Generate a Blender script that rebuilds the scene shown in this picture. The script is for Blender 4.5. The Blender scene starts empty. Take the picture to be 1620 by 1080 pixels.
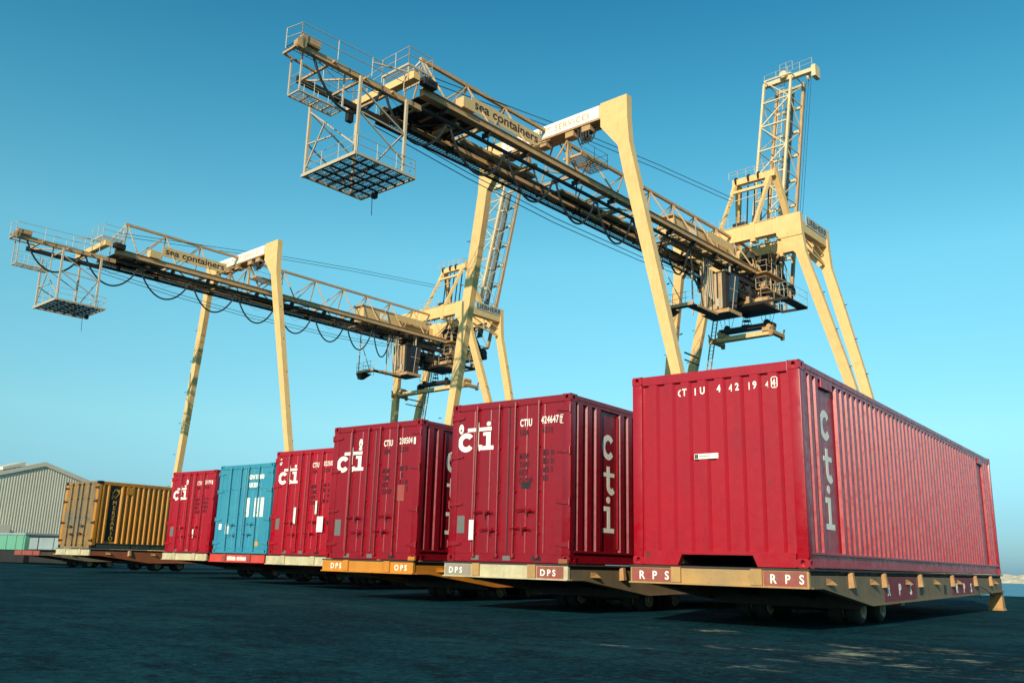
import bpy, bmesh, math, random
from mathutils import Vector, Matrix
random.seed(7)
R = math.radians
S = bpy.context.scene
COL = S.collection
H0 = 0.74                                   # eye height of the photographer above the yard

# ------------------------------------------------------------------ camera
cd = bpy.data.cameras.new('camera'); cam = bpy.data.objects.new('camera', cd); COL.objects.link(cam)
yaw, pitch, roll = -.6612, .2428, .0264
fw = Vector((math.sin(yaw)*math.cos(pitch), math.cos(yaw)*math.cos(pitch), math.sin(pitch)))
r0 = Vector((math.cos(yaw), -math.sin(yaw), 0)); u0 = r0.cross(fw)
cr = r0*math.cos(roll)+u0*math.sin(roll); cu = -r0*math.sin(roll)+u0*math.cos(roll)
cam.matrix_world = Matrix(((cr.x, cu.x, -fw.x, 0), (cr.y, cu.y, -fw.y, 0), (cr.z, cu.z, -fw.z, H0), (0, 0, 0, 1)))
cd.sensor_width = 36; cd.lens = 36*1413.7/1620; cd.clip_end = 6000; cd.clip_start = .1
S.camera = cam

# ------------------------------------------------------------------ sky, sun, exposure
SUN_AZ, SUN_EL = 164.5, 23.0                # clockwise from +Y, elevation
w = bpy.data.worlds.new('World'); S.world = w; w.use_nodes = True
nt = w.node_tree; bg = nt.nodes['Background']
sky = nt.nodes.new('ShaderNodeTexSky'); sky.sky_type = 'NISHITA'; sky.sun_disc = False
sky.sun_elevation = R(SUN_EL); sky.sun_rotation = R(SUN_AZ); sky.air_density = 1.0; sky.dust_density = .6; sky.ozone_density = 1.5
tint = nt.nodes.new('ShaderNodeMix'); tint.data_type = 'RGBA'; tint.blend_type = 'MULTIPLY'
tint.inputs[0].default_value = 1
# slide-film cast of the whole sky, by height above the horizon
geo = nt.nodes.new('ShaderNodeTexCoord'); sep = nt.nodes.new('ShaderNodeSeparateXYZ'); nt.links.new(geo.outputs['Generated'], sep.inputs[0])
cr_ = nt.nodes.new('ShaderNodeValToRGB'); e = cr_.color_ramp.elements
e[0].position = .0; e[0].color = (.15, .29, .50, 1); e[1].position = .60; e[1].color = (.09, .54, .60, 1)
for p_, c_ in ((.05, (.20, .36, .50, 1)), (.14, (.37, .60, .57, 1)), (.32, (.39, .82, .71, 1)), (.46, (.21, .71, .67, 1)), (.72, (.13, .20, .26, 1))):
    k_ = e.new(p_); k_.color = c_
dbl = nt.nodes.new('ShaderNodeMix'); dbl.data_type = 'RGBA'; dbl.blend_type = 'MULTIPLY'; dbl.inputs[0].default_value = 1; dbl.inputs[7].default_value = (2, 2, 2, 1)
nt.links.new(sep.outputs[2], cr_.inputs[0]); nt.links.new(cr_.outputs[0], dbl.inputs[6]); nt.links.new(dbl.outputs[2], tint.inputs[7])
nt.links.new(sky.outputs[0], tint.inputs[6]); nt.links.new(tint.outputs[2], bg.inputs[0])
bg.inputs[1].default_value = .12
sl = bpy.data.lights.new('sun', 'SUN'); sl.energy = 5.0; sl.angle = R(.53); sl.color = (1, .88, .70)
so = bpy.data.objects.new('sun', sl); COL.objects.link(so)
sd = Vector((math.sin(R(SUN_AZ))*math.cos(R(SUN_EL)), math.cos(R(SUN_AZ))*math.cos(R(SUN_EL)), math.sin(R(SUN_EL))))
so.rotation_euler = sd.to_track_quat('Z', 'Y').to_euler(); so.location = sd*200
S.view_settings.view_transform = 'Standard'; S.view_settings.look = 'None'; S.view_settings.gamma = 1
S.view_settings.exposure = 0.0
S.render.engine = 'CYCLES'

# ------------------------------------------------------------------ materials
def nodes(name):
    m = bpy.data.materials.new(name); m.use_nodes = True
    t = m.node_tree; return m, t, t.nodes['Principled BSDF']
def noise(t, scale, det=4, stretch=(1, 1, 1), rough=.6, off=0):
    tc = t.nodes.new('ShaderNodeTexCoord'); mp = t.nodes.new('ShaderNodeMapping'); mp.inputs['Scale'].default_value = stretch
    mp.inputs['Location'].default_value = (off, off*.7, off*1.3)
    n = t.nodes.new('ShaderNodeTexNoise'); n.inputs['Scale'].default_value = scale; n.inputs['Detail'].default_value = det; n.inputs['Roughness'].default_value = rough
    t.links.new(tc.outputs['Object'], mp.inputs[0]); t.links.new(mp.outputs[0], n.inputs['Vector']); return n.outputs['Fac']
def ramp(t, src, a, b, lo=0, hi=1):
    n = t.nodes.new('ShaderNodeMapRange'); n.inputs[1].default_value = a; n.inputs[2].default_value = b
    n.inputs[3].default_value = lo; n.inputs[4].default_value = hi; n.clamp = True; t.links.new(src, n.inputs[0]); return n.outputs[0]
def mix(t, fac, a, b):
    n = t.nodes.new('ShaderNodeMix'); n.data_type = 'RGBA'
    if isinstance(fac, float): n.inputs[0].default_value = fac
    else: t.links.new(fac, n.inputs[0])
    for i, c in ((6, a), (7, b)):
        if isinstance(c, tuple): n.inputs[i].default_value = c+(1,)
        else: t.links.new(c, n.inputs[i])
    return n.outputs[2]
def bump(t, b, src, strength=.2, dist=.01):
    n = t.nodes.new('ShaderNodeBump'); n.inputs['Strength'].default_value = strength; n.inputs['Distance'].default_value = dist
    t.links.new(src, n.inputs['Height']); t.links.new(n.outputs[0], b.inputs['Normal'])
def paint(name, col, rough=.45, fade=(0, 0, 0), fade_amt=.3, rust=.0, rustcol=(.09, .03, .012), dirt=.25, metal=0, seed=0, bumpd=.004, spec=.5, fs=1.3, scuff=0):
    m, t, b = nodes(name)
    c = mix(t, ramp(t, noise(t, fs, 5, off=seed), .35, .7, 0, fade_amt), col, fade if fade != (0, 0, 0) else tuple(x*.72 for x in col))
    c = mix(t, ramp(t, noise(t, 3.0, 5, (2.2, 2.2, .22), .7, seed+3), .5, .8, 0, dirt), c, tuple(x*.35+.012 for x in col))
    c = mix(t, ramp(t, noise(t, 28, 3, off=seed+8), .62, .72, 0, dirt*.6), c, tuple(x*.5+.02 for x in col))
    if scuff: c = mix(t, ramp(t, noise(t, 7, 9, (1, 1, .8), .8, seed+11), .64, .70, 0, scuff), c, tuple(min(1, x*.8+.10) for x in col))
    if rust: c = mix(t, ramp(t, noise(t, 5.5, 8, (1, 1, .6), .75, seed+5), .66-.16*rust, .72-.12*rust), c, rustcol)
    t.links.new(c, b.inputs['Base Color'])
    t.links.new(ramp(t, noise(t, 9, 4, off=seed+1), .3, .7, rough-.08, rough+.14), b.inputs['Roughness'])
    b.inputs['Metallic'].default_value = metal; b.inputs['Specular IOR Level'].default_value = spec
    bump(t, b, noise(t, 14, 6, off=seed+2, rough=.75), .35, bumpd)
    return m
RED = paint('red container paint', (.385, .0003, .0085), .29, (.31, .0008, .011), .6, .14, dirt=.34, seed=1, scuff=.25, bumpd=.0016, spec=.62)
RED2 = paint('older red container paint', (.255, .0006, .008), .32, (.205, .003, .011), .6, .28, dirt=.4, seed=4, scuff=.5, bumpd=.002, spec=.58)
RED3 = paint('worn red container paint', (.27, .0006, .008), .34, (.21, .004, .013), .6, .36, dirt=.45, seed=9, scuff=.6, bumpd=.002, spec=.55)
BLUE = paint('blue container paint', (.03, .235, .345), .45, (.06, .29, .36), .6, .22, (.06, .05, .04), dirt=.35, seed=12)
OCHRE = paint('ochre container paint', (.60, .225, .012), .5, (.36, .16, .035), .6, .35, (.10, .035, .012), dirt=.65, seed=15)
OCHDOOR = paint('faded ochre door paint', (.30, .165, .05), .55, (.13, .14, .11), .9, .65, (.07, .06, .05), dirt=.7, seed=17)
CRANE = paint('cream yellow crane paint', (.82, .53, .215), .5, (.70, .43, .17), .7, .12, dirt=.34, seed=20, bumpd=.003)
TAN = paint('weathered tan crane paint', (.56, .34, .155), .55, (.40, .225, .10), .8, .38, (.13, .06, .025), dirt=.4, seed=22)
RAILC = paint('pale galvanised rail', (.55, .44, .30), .5, (.45, .36, .26), .5, .1, dirt=.2, seed=23)
STEEL = paint('dark oily steel', (.014, .012, .011), .6, (.03, .022, .015), .6, .08, dirt=.2, seed=24)
HOUSE = paint('machinery house paint', (.68, .46, .21), .55, (.55, .36, .16), .6, .1, dirt=.3, seed=25)
WHITE = paint('white panel paint', (.86, .83, .74), .5, (.78, .74, .62), .3, .03, dirt=.12, seed=26)
LETTER = paint('white lettering paint', (.88, .86, .76), .5, (.8, .77, .66), .4, 0, dirt=.1, seed=27)
LETTERSIDE = LETTER
GLYPH = paint('black lettering paint', (.03, .02, .022), .6, (.06, .03, .03), .5, 0, dirt=.1, seed=28)
MAROON = paint('faded maroon lettering paint', (.035, .006, .014), .6, (.10, .006, .018), .6, 0, dirt=.1, seed=29)
GOLD = paint('ochre lettering paint', (.55, .33, .05), .55, (.45, .27, .05), .5, 0, dirt=.2, seed=30)
PANELBLACK = paint('black logo panel paint', (.016, .014, .013), .5, (.03, .024, .018), .5, .12, dirt=.2, seed=31)
NAMEP = paint('pale name plate', (.50, .50, .42), .6, (.4, .4, .35), .5, 0, dirt=.3, seed=60)
GREYT = paint('greyish pink marking panel', (.33, .26, .20), .6, (.26, .22, .18), .8, .15, dirt=.4, seed=61, fs=5)
GREYP = paint('grey plate', (.16, .16, .14), .6, (.09, .1, .1), .5, 0, dirt=.3, seed=32)
CREAM = paint('cream trailer paint', (.60, .52, .32), .6, (.42, .34, .20), .9, .35, (.2, .12, .05), dirt=.55, seed=33, fs=4)
ORNG = paint('orange trailer paint', (.62, .23, .02), .5, (.5, .19, .03), .6, .22, (.14, .05, .015), dirt=.4, seed=34, fs=3)
YORNG = paint('worn yellow orange trailer paint', (.48, .265, .085), .6, (.30, .20, .10), .9, .45, (.16, .09, .045), dirt=.5, seed=35, fs=3)
BROWN = paint('weathered khaki trailer steel', (.22, .15, .08), .65, (.15, .115, .07), .9, .35, (.15, .085, .045), dirt=.45, seed=36, fs=4)
GUSSET = paint('orange gusset steel', (.50, .25, .085), .6, (.34, .17, .06), .9, .4, (.2, .1, .04), dirt=.4, seed=37, fs=5)
REDT = paint('red trailer paint', (.62, .045, .03), .5, (.55, .09, .06), .7, .1, dirt=.3, seed=38, fs=4)
PINKRED = paint('faded red marking panel', (.33, .045, .04), .6, (.27, .11, .07), .9, .4, (.2, .12, .06), dirt=.5, seed=39, fs=5)
PURPLE = paint('faded maroon marking panel', (.22, .022, .035), .6, (.15, .04, .045), .8, .15, dirt=.35, seed=40, fs=5)
RUSTRED = paint('rust red trailer paint', (.34, .09, .03), .6, (.25, .08, .035), .8, .3, dirt=.4, seed=41, fs=4)
DECK = paint('oily timber deck', (.03, .03, .028), .7, (.05, .045, .035), .6, .1, dirt=.3, seed=42)
RUBBER = paint('tyre rubber', (.014, .015, .015), .7, (.03, .03, .028), .6, 0, dirt=.3, seed=43)
RIM = paint('wheel rim paint', (.34, .29, .19), .6, (.24, .19, .12), .7, .3, dirt=.5, seed=44)
CABLE = paint('black rubber cable', (.012, .016, .018), .5, dirt=.0, seed=45)
ROPE = paint('wire rope', (.02, .05, .09), .5, dirt=.0, seed=46)
SHED = paint('pale corrugated shed cladding', (.60, .54, .42), .6, (.68, .62, .50), .8, .0, dirt=.3, seed=47, fs=.35)
SHEDTRIM = paint('shed trim', (.66, .61, .50), .6, dirt=.2, seed=48)
GREEN = paint('mint green skip paint', (.13, .36, .24), .55, (.17, .38, .26), .5, .1, dirt=.3, seed=49)
PALE = paint('pale grey hoarding', (.30, .36, .35), .6, (.23, .28, .30), .8, .05, dirt=.3, seed=50)
STICK = paint('white label', (.85, .82, .72), .5, (.8, .76, .6), .3, 0, dirt=.08, seed=51)
BOOMG = paint('raised boom paint', (.72, .56, .32), .55, (.60, .44, .24), .6, .12, dirt=.25, seed=52)
DARKSIDE = paint('dark green under frame', (.03, .05, .035), .6, (.05, .06, .04), .5, .2, dirt=.3, seed=53)
YELLOW = paint('bright yellow hub', (.75, .42, .02), .5, dirt=.2, seed=54)
def glass_mat():
    m, t, b = nodes('dark cab glass'); b.inputs['Base Color'].default_value = (.01, .02, .04, 1); b.inputs['Roughness'].default_value = .08; return m
GLASS = glass_mat()
def asphalt_mat():
    m, t, b = nodes('dark asphalt')
    c = mix(t, ramp(t, noise(t, .22, 6, off=3), .35, .7), (.0008, .026, .040), (.0015, .038, .055))
    c = mix(t, ramp(t, noise(t, .7, 8, (.5, 1, 1), .7, 9), .44, .62, 0, .9), c, (.008, .066, .082))
    c = mix(t, ramp(t, noise(t, 2.2, 8, (.7, 1, 1), .78, 14), .50, .60, 0, .85), c, (.0005, .012, .019))
    c = mix(t, ramp(t, noise(t, 9, 6, off=33), .52, .64, 0, .6), c, (.016, .085, .098))
    c = mix(t, ramp(t, noise(t, 14, 5, off=44), .52, .62, 0, .65), c, (.0005, .009, .014))
    c = mix(t, ramp(t, noise(t, 45, 2, off=5), .66, .72, 0, .8), c, (.10, .17, .17))
    c = mix(t, ramp(t, noise(t, .6, 9, (.10, 1.8, 1), .8, 27), .61, .67, 0, .5), c, (.03, .11, .12))
    c = mix(t, ramp(t, noise(t, .25, 3, (6, .12, 1), .5, 51), .60, .66, 0, .5), c, (.0005, .014, .022))
    # pale cement spills scattered on the yard in front of the first trailer
    tc = t.nodes.new('ShaderNodeTexCoord')
    def blob(cx, cy, rx, ry):
        mp = t.nodes.new('ShaderNodeMapping'); mp.vector_type = 'POINT'; mp.inputs['Location'].default_value = (-cx/rx, -cy/ry, 0); mp.inputs['Scale'].default_value = (1/rx, 1/ry, 0)
        t.links.new(tc.outputs['Object'], mp.inputs[0]); ln = t.nodes.new('ShaderNodeVectorMath'); ln.operation = 'LENGTH'; t.links.new(mp.outputs[0], ln.inputs[0])
        return ramp(t, ln.outputs['Value'], .25, 1, 1, 0)
    acc = None
    for a in ((-2.5, 9.3, 1.3, 1.5), (-3.2, 7.0, .6, .35), (-1.9, 8.3, .9, .8), (-5.2, 10.6, .8, .5), (-4.3, 7.75, 1.7, .14), (-3.7, 8.6, .5, .3)):
        o = blob(*a)
        if acc is None: acc = o
        else:
            n = t.nodes.new('ShaderNodeMath'); n.operation = 'MAXIMUM'; t.links.new(acc, n.inputs[0]); t.links.new(o, n.inputs[1]); acc = n.outputs[0]
    sp = ramp(t, noise(t, 2.6, 9, (.7, 1, 1), .76, 31), .53, .63)
    n = t.nodes.new('ShaderNodeMath'); n.operation = 'MULTIPLY'; t.links.new(acc, n.inputs[0]); t.links.new(sp, n.inputs[1])
    c = mix(t, n.outputs[0], c, (.42, .42, .30))
    t.links.new(c, b.inputs['Base Color']); b.inputs['Roughness'].default_value = .9; b.inputs['Specular IOR Level'].default_value = .05
    a = noise(t, 70, 4, off=2); bump(t, b, a, .9, .02); return m
ASPH = asphalt_mat()
def simple(name, c1, c2, scale, rough, bs=.3, bd=.02, stretch=(1, 1, 1), spec=.5):
    m, t, b = nodes(name); t.links.new(mix(t, ramp(t, noise(t, scale, 6, stretch), .35, .65), c1, c2), b.inputs['Base Color'])
    b.inputs['Roughness'].default_value = rough; b.inputs['Specular IOR Level'].default_value = spec; bump(t, b, noise(t, scale*4, 5, stretch), bs, bd); return m
WATER = simple('harbour water', (.004, .07, .14), (.006, .10, .19), .05, .35, .6, .3, (1, .3, 1), .3)
CONC = simple('quay concrete', (.16, .20, .21), (.22, .26, .26), .4, .85, .3, .01)
ROCK = simple('pale rock', (.62, .56, .42), (.42, .38, .30), .25, .9, .9, .6)

# ------------------------------------------------------------------ mesh helpers
class MB:
    def __init__(s): s.v = []; s.f = []; s.p = []
    def add(s, vs, fs):
        o = len(s.v); s.p.append((o, len(s.f), len(vs), len(fs))); s.v += [tuple(v) for v in vs]; s.f += [tuple(o+i for i in f) for f in fs]; return s
    def box(s, x0, x1, y0, y1, z0, z1, b=0):
        if b:
            bm = bmesh.new(); bmesh.ops.create_cube(bm, size=1)
            for v in bm.verts: v.co = Vector(((x0+x1)/2+v.co.x*(x1-x0), (y0+y1)/2+v.co.y*(y1-y0), (z0+z1)/2+v.co.z*(z1-z0)))
            bmesh.ops.bevel(bm, geom=bm.edges[:], offset=b, segments=2, affect='EDGES', profile=.6)
            bm.verts.index_update(); s.add([v.co[:] for v in bm.verts], [[v.index for v in f.verts] for f in bm.faces]); bm.free(); return s
        c = [(x, y, z) for z in (z0, z1) for y in (y0, y1) for x in (x0, x1)]
        return s.add(c, [(0, 2, 3, 1), (4, 5, 7, 6), (0, 1, 5, 4), (2, 6, 7, 3), (0, 4, 6, 2), (1, 3, 7, 5)])
    def loft(s, rings, cap=True):
        n = len(rings[0]); vs = [p for r in rings for p in r]; fs = []
        for i in range(len(rings)-1):
            for j in range(n): fs.append((i*n+j, i*n+(j+1) % n, (i+1)*n+(j+1) % n, (i+1)*n+j))
        if cap: fs.append(tuple(range(n))[::-1]); fs.append(tuple((len(rings)-1)*n+j for j in range(n)))
        return s.add(vs, fs)
    def bar(s, p, q, a, b=None, up=(0, 0, 1)):
        b = b or a; p = Vector(p); q = Vector(q); d = (q-p).normalized(); up = Vector(up)
        if abs(d.dot(up)) > .99: up = Vector((0, 1, 0))
        x = d.cross(up).normalized(); y = x.cross(d)
        R_ = lambda c: [c-x*a/2-y*b/2, c+x*a/2-y*b/2, c+x*a/2+y*b/2, c-x*a/2+y*b/2]
        return s.loft([R_(p), R_(q)])
    def tube(s, pts, r, n=8, cap=True):
        pts = [Vector(p) for p in pts]; rings = []; prev = None
        for i, p in enumerate(pts):
            d = (pts[min(i+1, len(pts)-1)]-pts[max(i-1, 0)]).normalized()
            if prev is None: prev = d.orthogonal().normalized()
            x = (prev-d*prev.dot(d)).normalized(); prev = x; y = d.cross(x)
            rr = r[i] if isinstance(r, (list, tuple)) else r
            rings.append([p+x*math.cos(2*math.pi*k/n)*rr+y*math.sin(2*math.pi*k/n)*rr for k in range(n)])
        return s.loft(rings, cap)
    def lathe(s, prof, c, axis, n=20):          # prof: (distance along axis, radius)
        c = Vector(c); a = Vector(axis).normalized(); x = a.orthogonal().normalized(); y = a.cross(x)
        return s.loft([[c+a*h+x*math.cos(2*math.pi*k/n)*r+y*math.sin(2*math.pi*k/n)*r for k in range(n)] for h, r in prof])
    def prism(s, poly, f, t0, t1):              # poly in 2D, f(a, b, t) gives the point
        return s.loft([[f(a, b, t0) for a, b in poly], [f(a, b, t1) for a, b in poly]])
    def mesh(s, name):
        m = bpy.data.meshes.new(name); m.from_pydata(s.v, [], s.f); m.update()
        bm = bmesh.new(); bm.from_mesh(m); bmesh.ops.recalc_face_normals(bm, faces=bm.faces[:]); bm.to_mesh(m); bm.free(); return m
    def build(s, name, mat, parent=None, smooth=False, loc=None):
        m = s.mesh(name); m.materials.append(mat)
        if smooth:
            m.shade_smooth(); m.set_sharp_from_angle(angle=R(35))
        o = bpy.data.objects.new(name, m); COL.objects.link(o); o.parent = parent
        if loc: o.location = loc
        return o
def thing(name, label, cat, loc=(0, 0, 0), rz=0, group=None):
    o = bpy.data.objects.new(name, None); COL.objects.link(o); o.location = loc; o.rotation_euler = (0, 0, rz); o.empty_display_size = .3
    o['label'] = label; o['category'] = cat
    if group: o['group'] = group
    return o
def struct(o): o['kind'] = 'structure'; return o
def text(s, size, M, mat, parent, name='lettering', bold=.0, sx=1, align='LEFT', space=1, ext=.0015, fit=0):
    c = bpy.data.curves.new('lettering', 'FONT'); c.body = s; c.size = size; c.offset = bold; c.extrude = ext; c.align_x = align; c.space_character = space; c.resolution_u = 3
    o = bpy.data.objects.new('tmp', c); COL.objects.link(o); bpy.context.view_layer.update()
    m = bpy.data.meshes.new_from_object(o.evaluated_get(bpy.context.evaluated_depsgraph_get())); bpy.data.objects.remove(o); bpy.data.curves.remove(c)
    if fit: xs_ = [v.co.x for v in m.vertices]; sx = fit/(max(xs_)-min(xs_))
    m.transform(M @ Matrix.Diagonal((sx, 1, 1, 1))); m.materials.clear(); m.materials.append(mat); m.name = name
    o = bpy.data.objects.new(name, m); COL.objects.link(o); o.parent = parent; return o
def FRONT(x, y, z): return Matrix.Translation((x, y, z)) @ Matrix.Rotation(R(90), 4, 'X')            # readable from -Y
def SIDE(x, y, z): return Matrix.Translation((x, y, z)) @ Matrix.Rotation(R(90), 4, 'Z') @ Matrix.Rotation(R(90), 4, 'X')   # readable from +X

# flat glyphs for the "cti" mark, unit square polygons, drawn in a plane given by P(a, b)
def arc(cx, cy, r0, r1, a0, a1, n=18):
    o = [(cx+math.cos(R(a0+(a1-a0)*i/n))*r1, cy+math.sin(R(a0+(a1-a0)*i/n))*r1) for i in range(n+1)]
    return o, [(cx+math.cos(R(a0+(a1-a0)*i/n))*r0, cy+math.sin(R(a0+(a1-a0)*i/n))*r0) for i in range(n+1)]
def add_arc(mb, P, *a):
    o, i = arc(*a)
    for k in range(len(o)-1):
        mb.prism([o[k], o[k+1], i[k+1], i[k]], lambda x, y, t: P(x, y, t), 0, .003)
def add_poly(mb, P, poly): mb.prism(poly, lambda x, y, t: P(x, y, t), 0, .003)
def rect(x0, x1, y0, y1): return [(x0, y0), (x1, y0), (x1, y1), (x0, y1)]
def disc(cx, cy, rx, ry, n=16): return [(cx+math.cos(2*math.pi*k/n)*rx, cy+math.sin(2*math.pi*k/n)*ry) for k in range(n)]
def door_logo(P, parent):                       # width .77, height .49; origin at lower left
    m = MB(); f = lambda x, y, t: P(x, y, t)
    o, i = arc(0, 0, .078, .168, 38, 322, 22)
    for j in range(len(o)-1): m.prism([(a*1.06+.180, b*.96+.163) for a, b in (o[j], o[j+1], i[j+1], i[j])], f, 0, .003)
    add_poly(m, P, rect(.205, .445, .338, .398)); add_poly(m, P, rect(.452, .72, .338, .398))
    add_poly(m, P, [(.415, .46), (.448, .49), (.452, .40), (.452, .09), (.42, .05)][::-1])
    add_poly(m, P, [(.452, .0), (.52, .03), (.535, .10), (.47, .115), (.452, .09)])
    add_poly(m, P, disc(.657, .452, .045, .037))
    add_poly(m, P, rect(.612, .705, .085, .315)); add_poly(m, P, rect(.545, .612, .258, .315)); add_poly(m, P, rect(.52, .77, .02, .085))
    return m.build('logo', LETTER, parent)
def side_logo(P, parent, w=.36, h=1.6):         # c, t, i stacked; origin at lower left
    m = MB(); f = lambda x, y, t: P(x*w, y*h, t)
    k = w/h
    o, i = arc(0, 0, .27, .5, 38, 322, 22)
    for j in range(len(o)-1):
        m.prism([(a*w+.5*w, b*w*1.12+h*.86) for a, b in (o[j], o[j+1], i[j+1], i[j])], lambda x, y, t: P(x, y, t), 0, .003)
    for p in (rect(.12, .38, .56, .60), rect(.62, 1.0, .56, .60), rect(.38, .62, .475, .665)): add_poly(m, f, p)
    o, i = arc(0, 0, .13, .37, 180, 318, 12)
    for j in range(len(o)-1):
        m.prism([(a*w+.75*w, b*w*1.15+h*.475) for a, b in (o[j], o[j+1], i[j+1], i[j])], lambda x, y, t: P(x, y, t), 0, .003)
    add_poly(m, f, disc(.50, .325, .15, .15*k)); add_poly(m, f, rect(.40, .64, .045, .26)); add_poly(m, f, rect(.14, .40, .215, .26)); add_poly(m, f, rect(.05, .97, 0, .045))
    return m.build('logo', LETTER, parent)

# ------------------------------------------------------------------ ground, quay, water
struct(MB().prism([(-420, -160), (90, -160), (90, 41), (-16.5, 40), (-20, 92), (-420, 116)], lambda x, y, t: (x, y, t), -.6, 0).build('asphalt_yard', ASPH))
q = MB()
for (a, b), (c, d) in (((90, 41), (-16.5, 40)), ((-16.5, 40), (-20, 92)), ((-20, 92), (-420, 116))):
    q.bar((a, b, -2.2), (c, d, -2.2), .9, 4.38)
struct(q.build('quay_edge', CONC))
struct(MB().box(-2500, 1500, -300, 4500, -3.3, -3.0).build('harbour_water', WATER))
bw = MB(); rr = random.Random(3)
N = 240; rows = [(-13, -3.2), (-9, -1.4), (-5, .2), (-1.5, 1.6), (1.5, 1.7), (5, .1), (11, -3.2)]
vs = []; fs = []
for i in range(N+1):
    for (dy, z) in rows:
        vs.append((-330+i*2.6+rr.uniform(-.8, .8), 585+dy+rr.uniform(-1, 1), z+rr.uniform(-.5, .5)))
for i in range(N):
    for j in range(len(rows)-1): a = i*len(rows)+j; fs.append((a, a+1, a+1+len(rows), a+len(rows)))
bw.add(vs, fs); o = bw.build('breakwater', ROCK); o['label'] = 'long pale rock breakwater far across the blue water at the right'; o['category'] = 'breakwater'

# ------------------------------------------------------------------ containers
W = 2.438
def holed_face(mb, c, ua, va, w, h, ow, oh, depth, n=16):
    c = Vector(c); ua = Vector(ua); va = Vector(va); nrm = ua.cross(va)
    outer = []; inner = []; back = []
    for k in range(n):
        t = 2*math.pi*(k+.5)/n; x, y = math.cos(t), math.sin(t); s_ = 1/max(abs(x), abs(y))
        outer.append(c+ua*x*s_*w/2+va*y*s_*h/2); inner.append(c+ua*x*ow/2+va*y*oh/2); back.append(c+ua*x*ow/2+va*y*oh/2-nrm*depth)
    vs = outer+inner+back; fs = []
    for k in range(n):
        l = (k+1) % n; fs += [(k, l, n+l, n+k), (n+k, n+l, 2*n+l, 2*n+k)]
    fs.append(tuple(range(2*n, 3*n)))
    mb.add(vs, fs)
def casting_mesh(sx):                           # sx: +1 = on the +X side; front face at y = 0
    m = MB(); w_, d_, h_ = .162, .178, .118
    x0, x1 = (-w_, 0) if sx > 0 else (0, w_)
    m.add([(x0, d_, 0), (x1, d_, 0), (x1, d_, h_), (x0, d_, h_)], [(0, 1, 2, 3)])
    m.add([(x0, 0, 0), (x1, 0, 0), (x1, d_, 0), (x0, d_, 0)], [(0, 1, 2, 3)]); m.add([(x0, 0, h_), (x1, 0, h_), (x1, d_, h_), (x0, d_, h_)], [(0, 1, 2, 3)])
    holed_face(m, ((x0+x1)/2, 0, h_/2), (1, 0, 0), (0, 0, 1), w_, h_, .058, .082, .06)
    xi, xo = (x0, x1) if sx > 0 else (x1, x0)
    m.add([(xi, 0, 0), (xi, d_, 0), (xi, d_, h_), (xi, 0, h_)], [(0, 1, 2, 3)])
    holed_face(m, (xo, d_/2, h_/2), (0, sx, 0), (0, 0, 1), d_, h_, .075, .06, .06)
    return m
def strip(pts, z0, z1, f, zs=()):               # pts: (s, depth) -> f(s, depth, z)
    m = MB(); n = len(pts); m.add([f(s, d, z) for z in (z0, z1) for s, d in pts], [(i, i+1, n+i+1, n+i) for i in range(n-1)]); return m
def lines(p, n, y0, dy, ztop, zw, jit=True): pass

def side_profile(L, flutes, D, ow, sl, y_end):
    pts = [(.10, D)]
    for y in flutes:
        if y > y_end: break
        pts += [(y-sl/2, D), (y+sl/2, .0), (y+sl/2+ow, .0), (y+sl*1.5+ow, D)]
    pts.append((L-.10, D)); return pts

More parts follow.
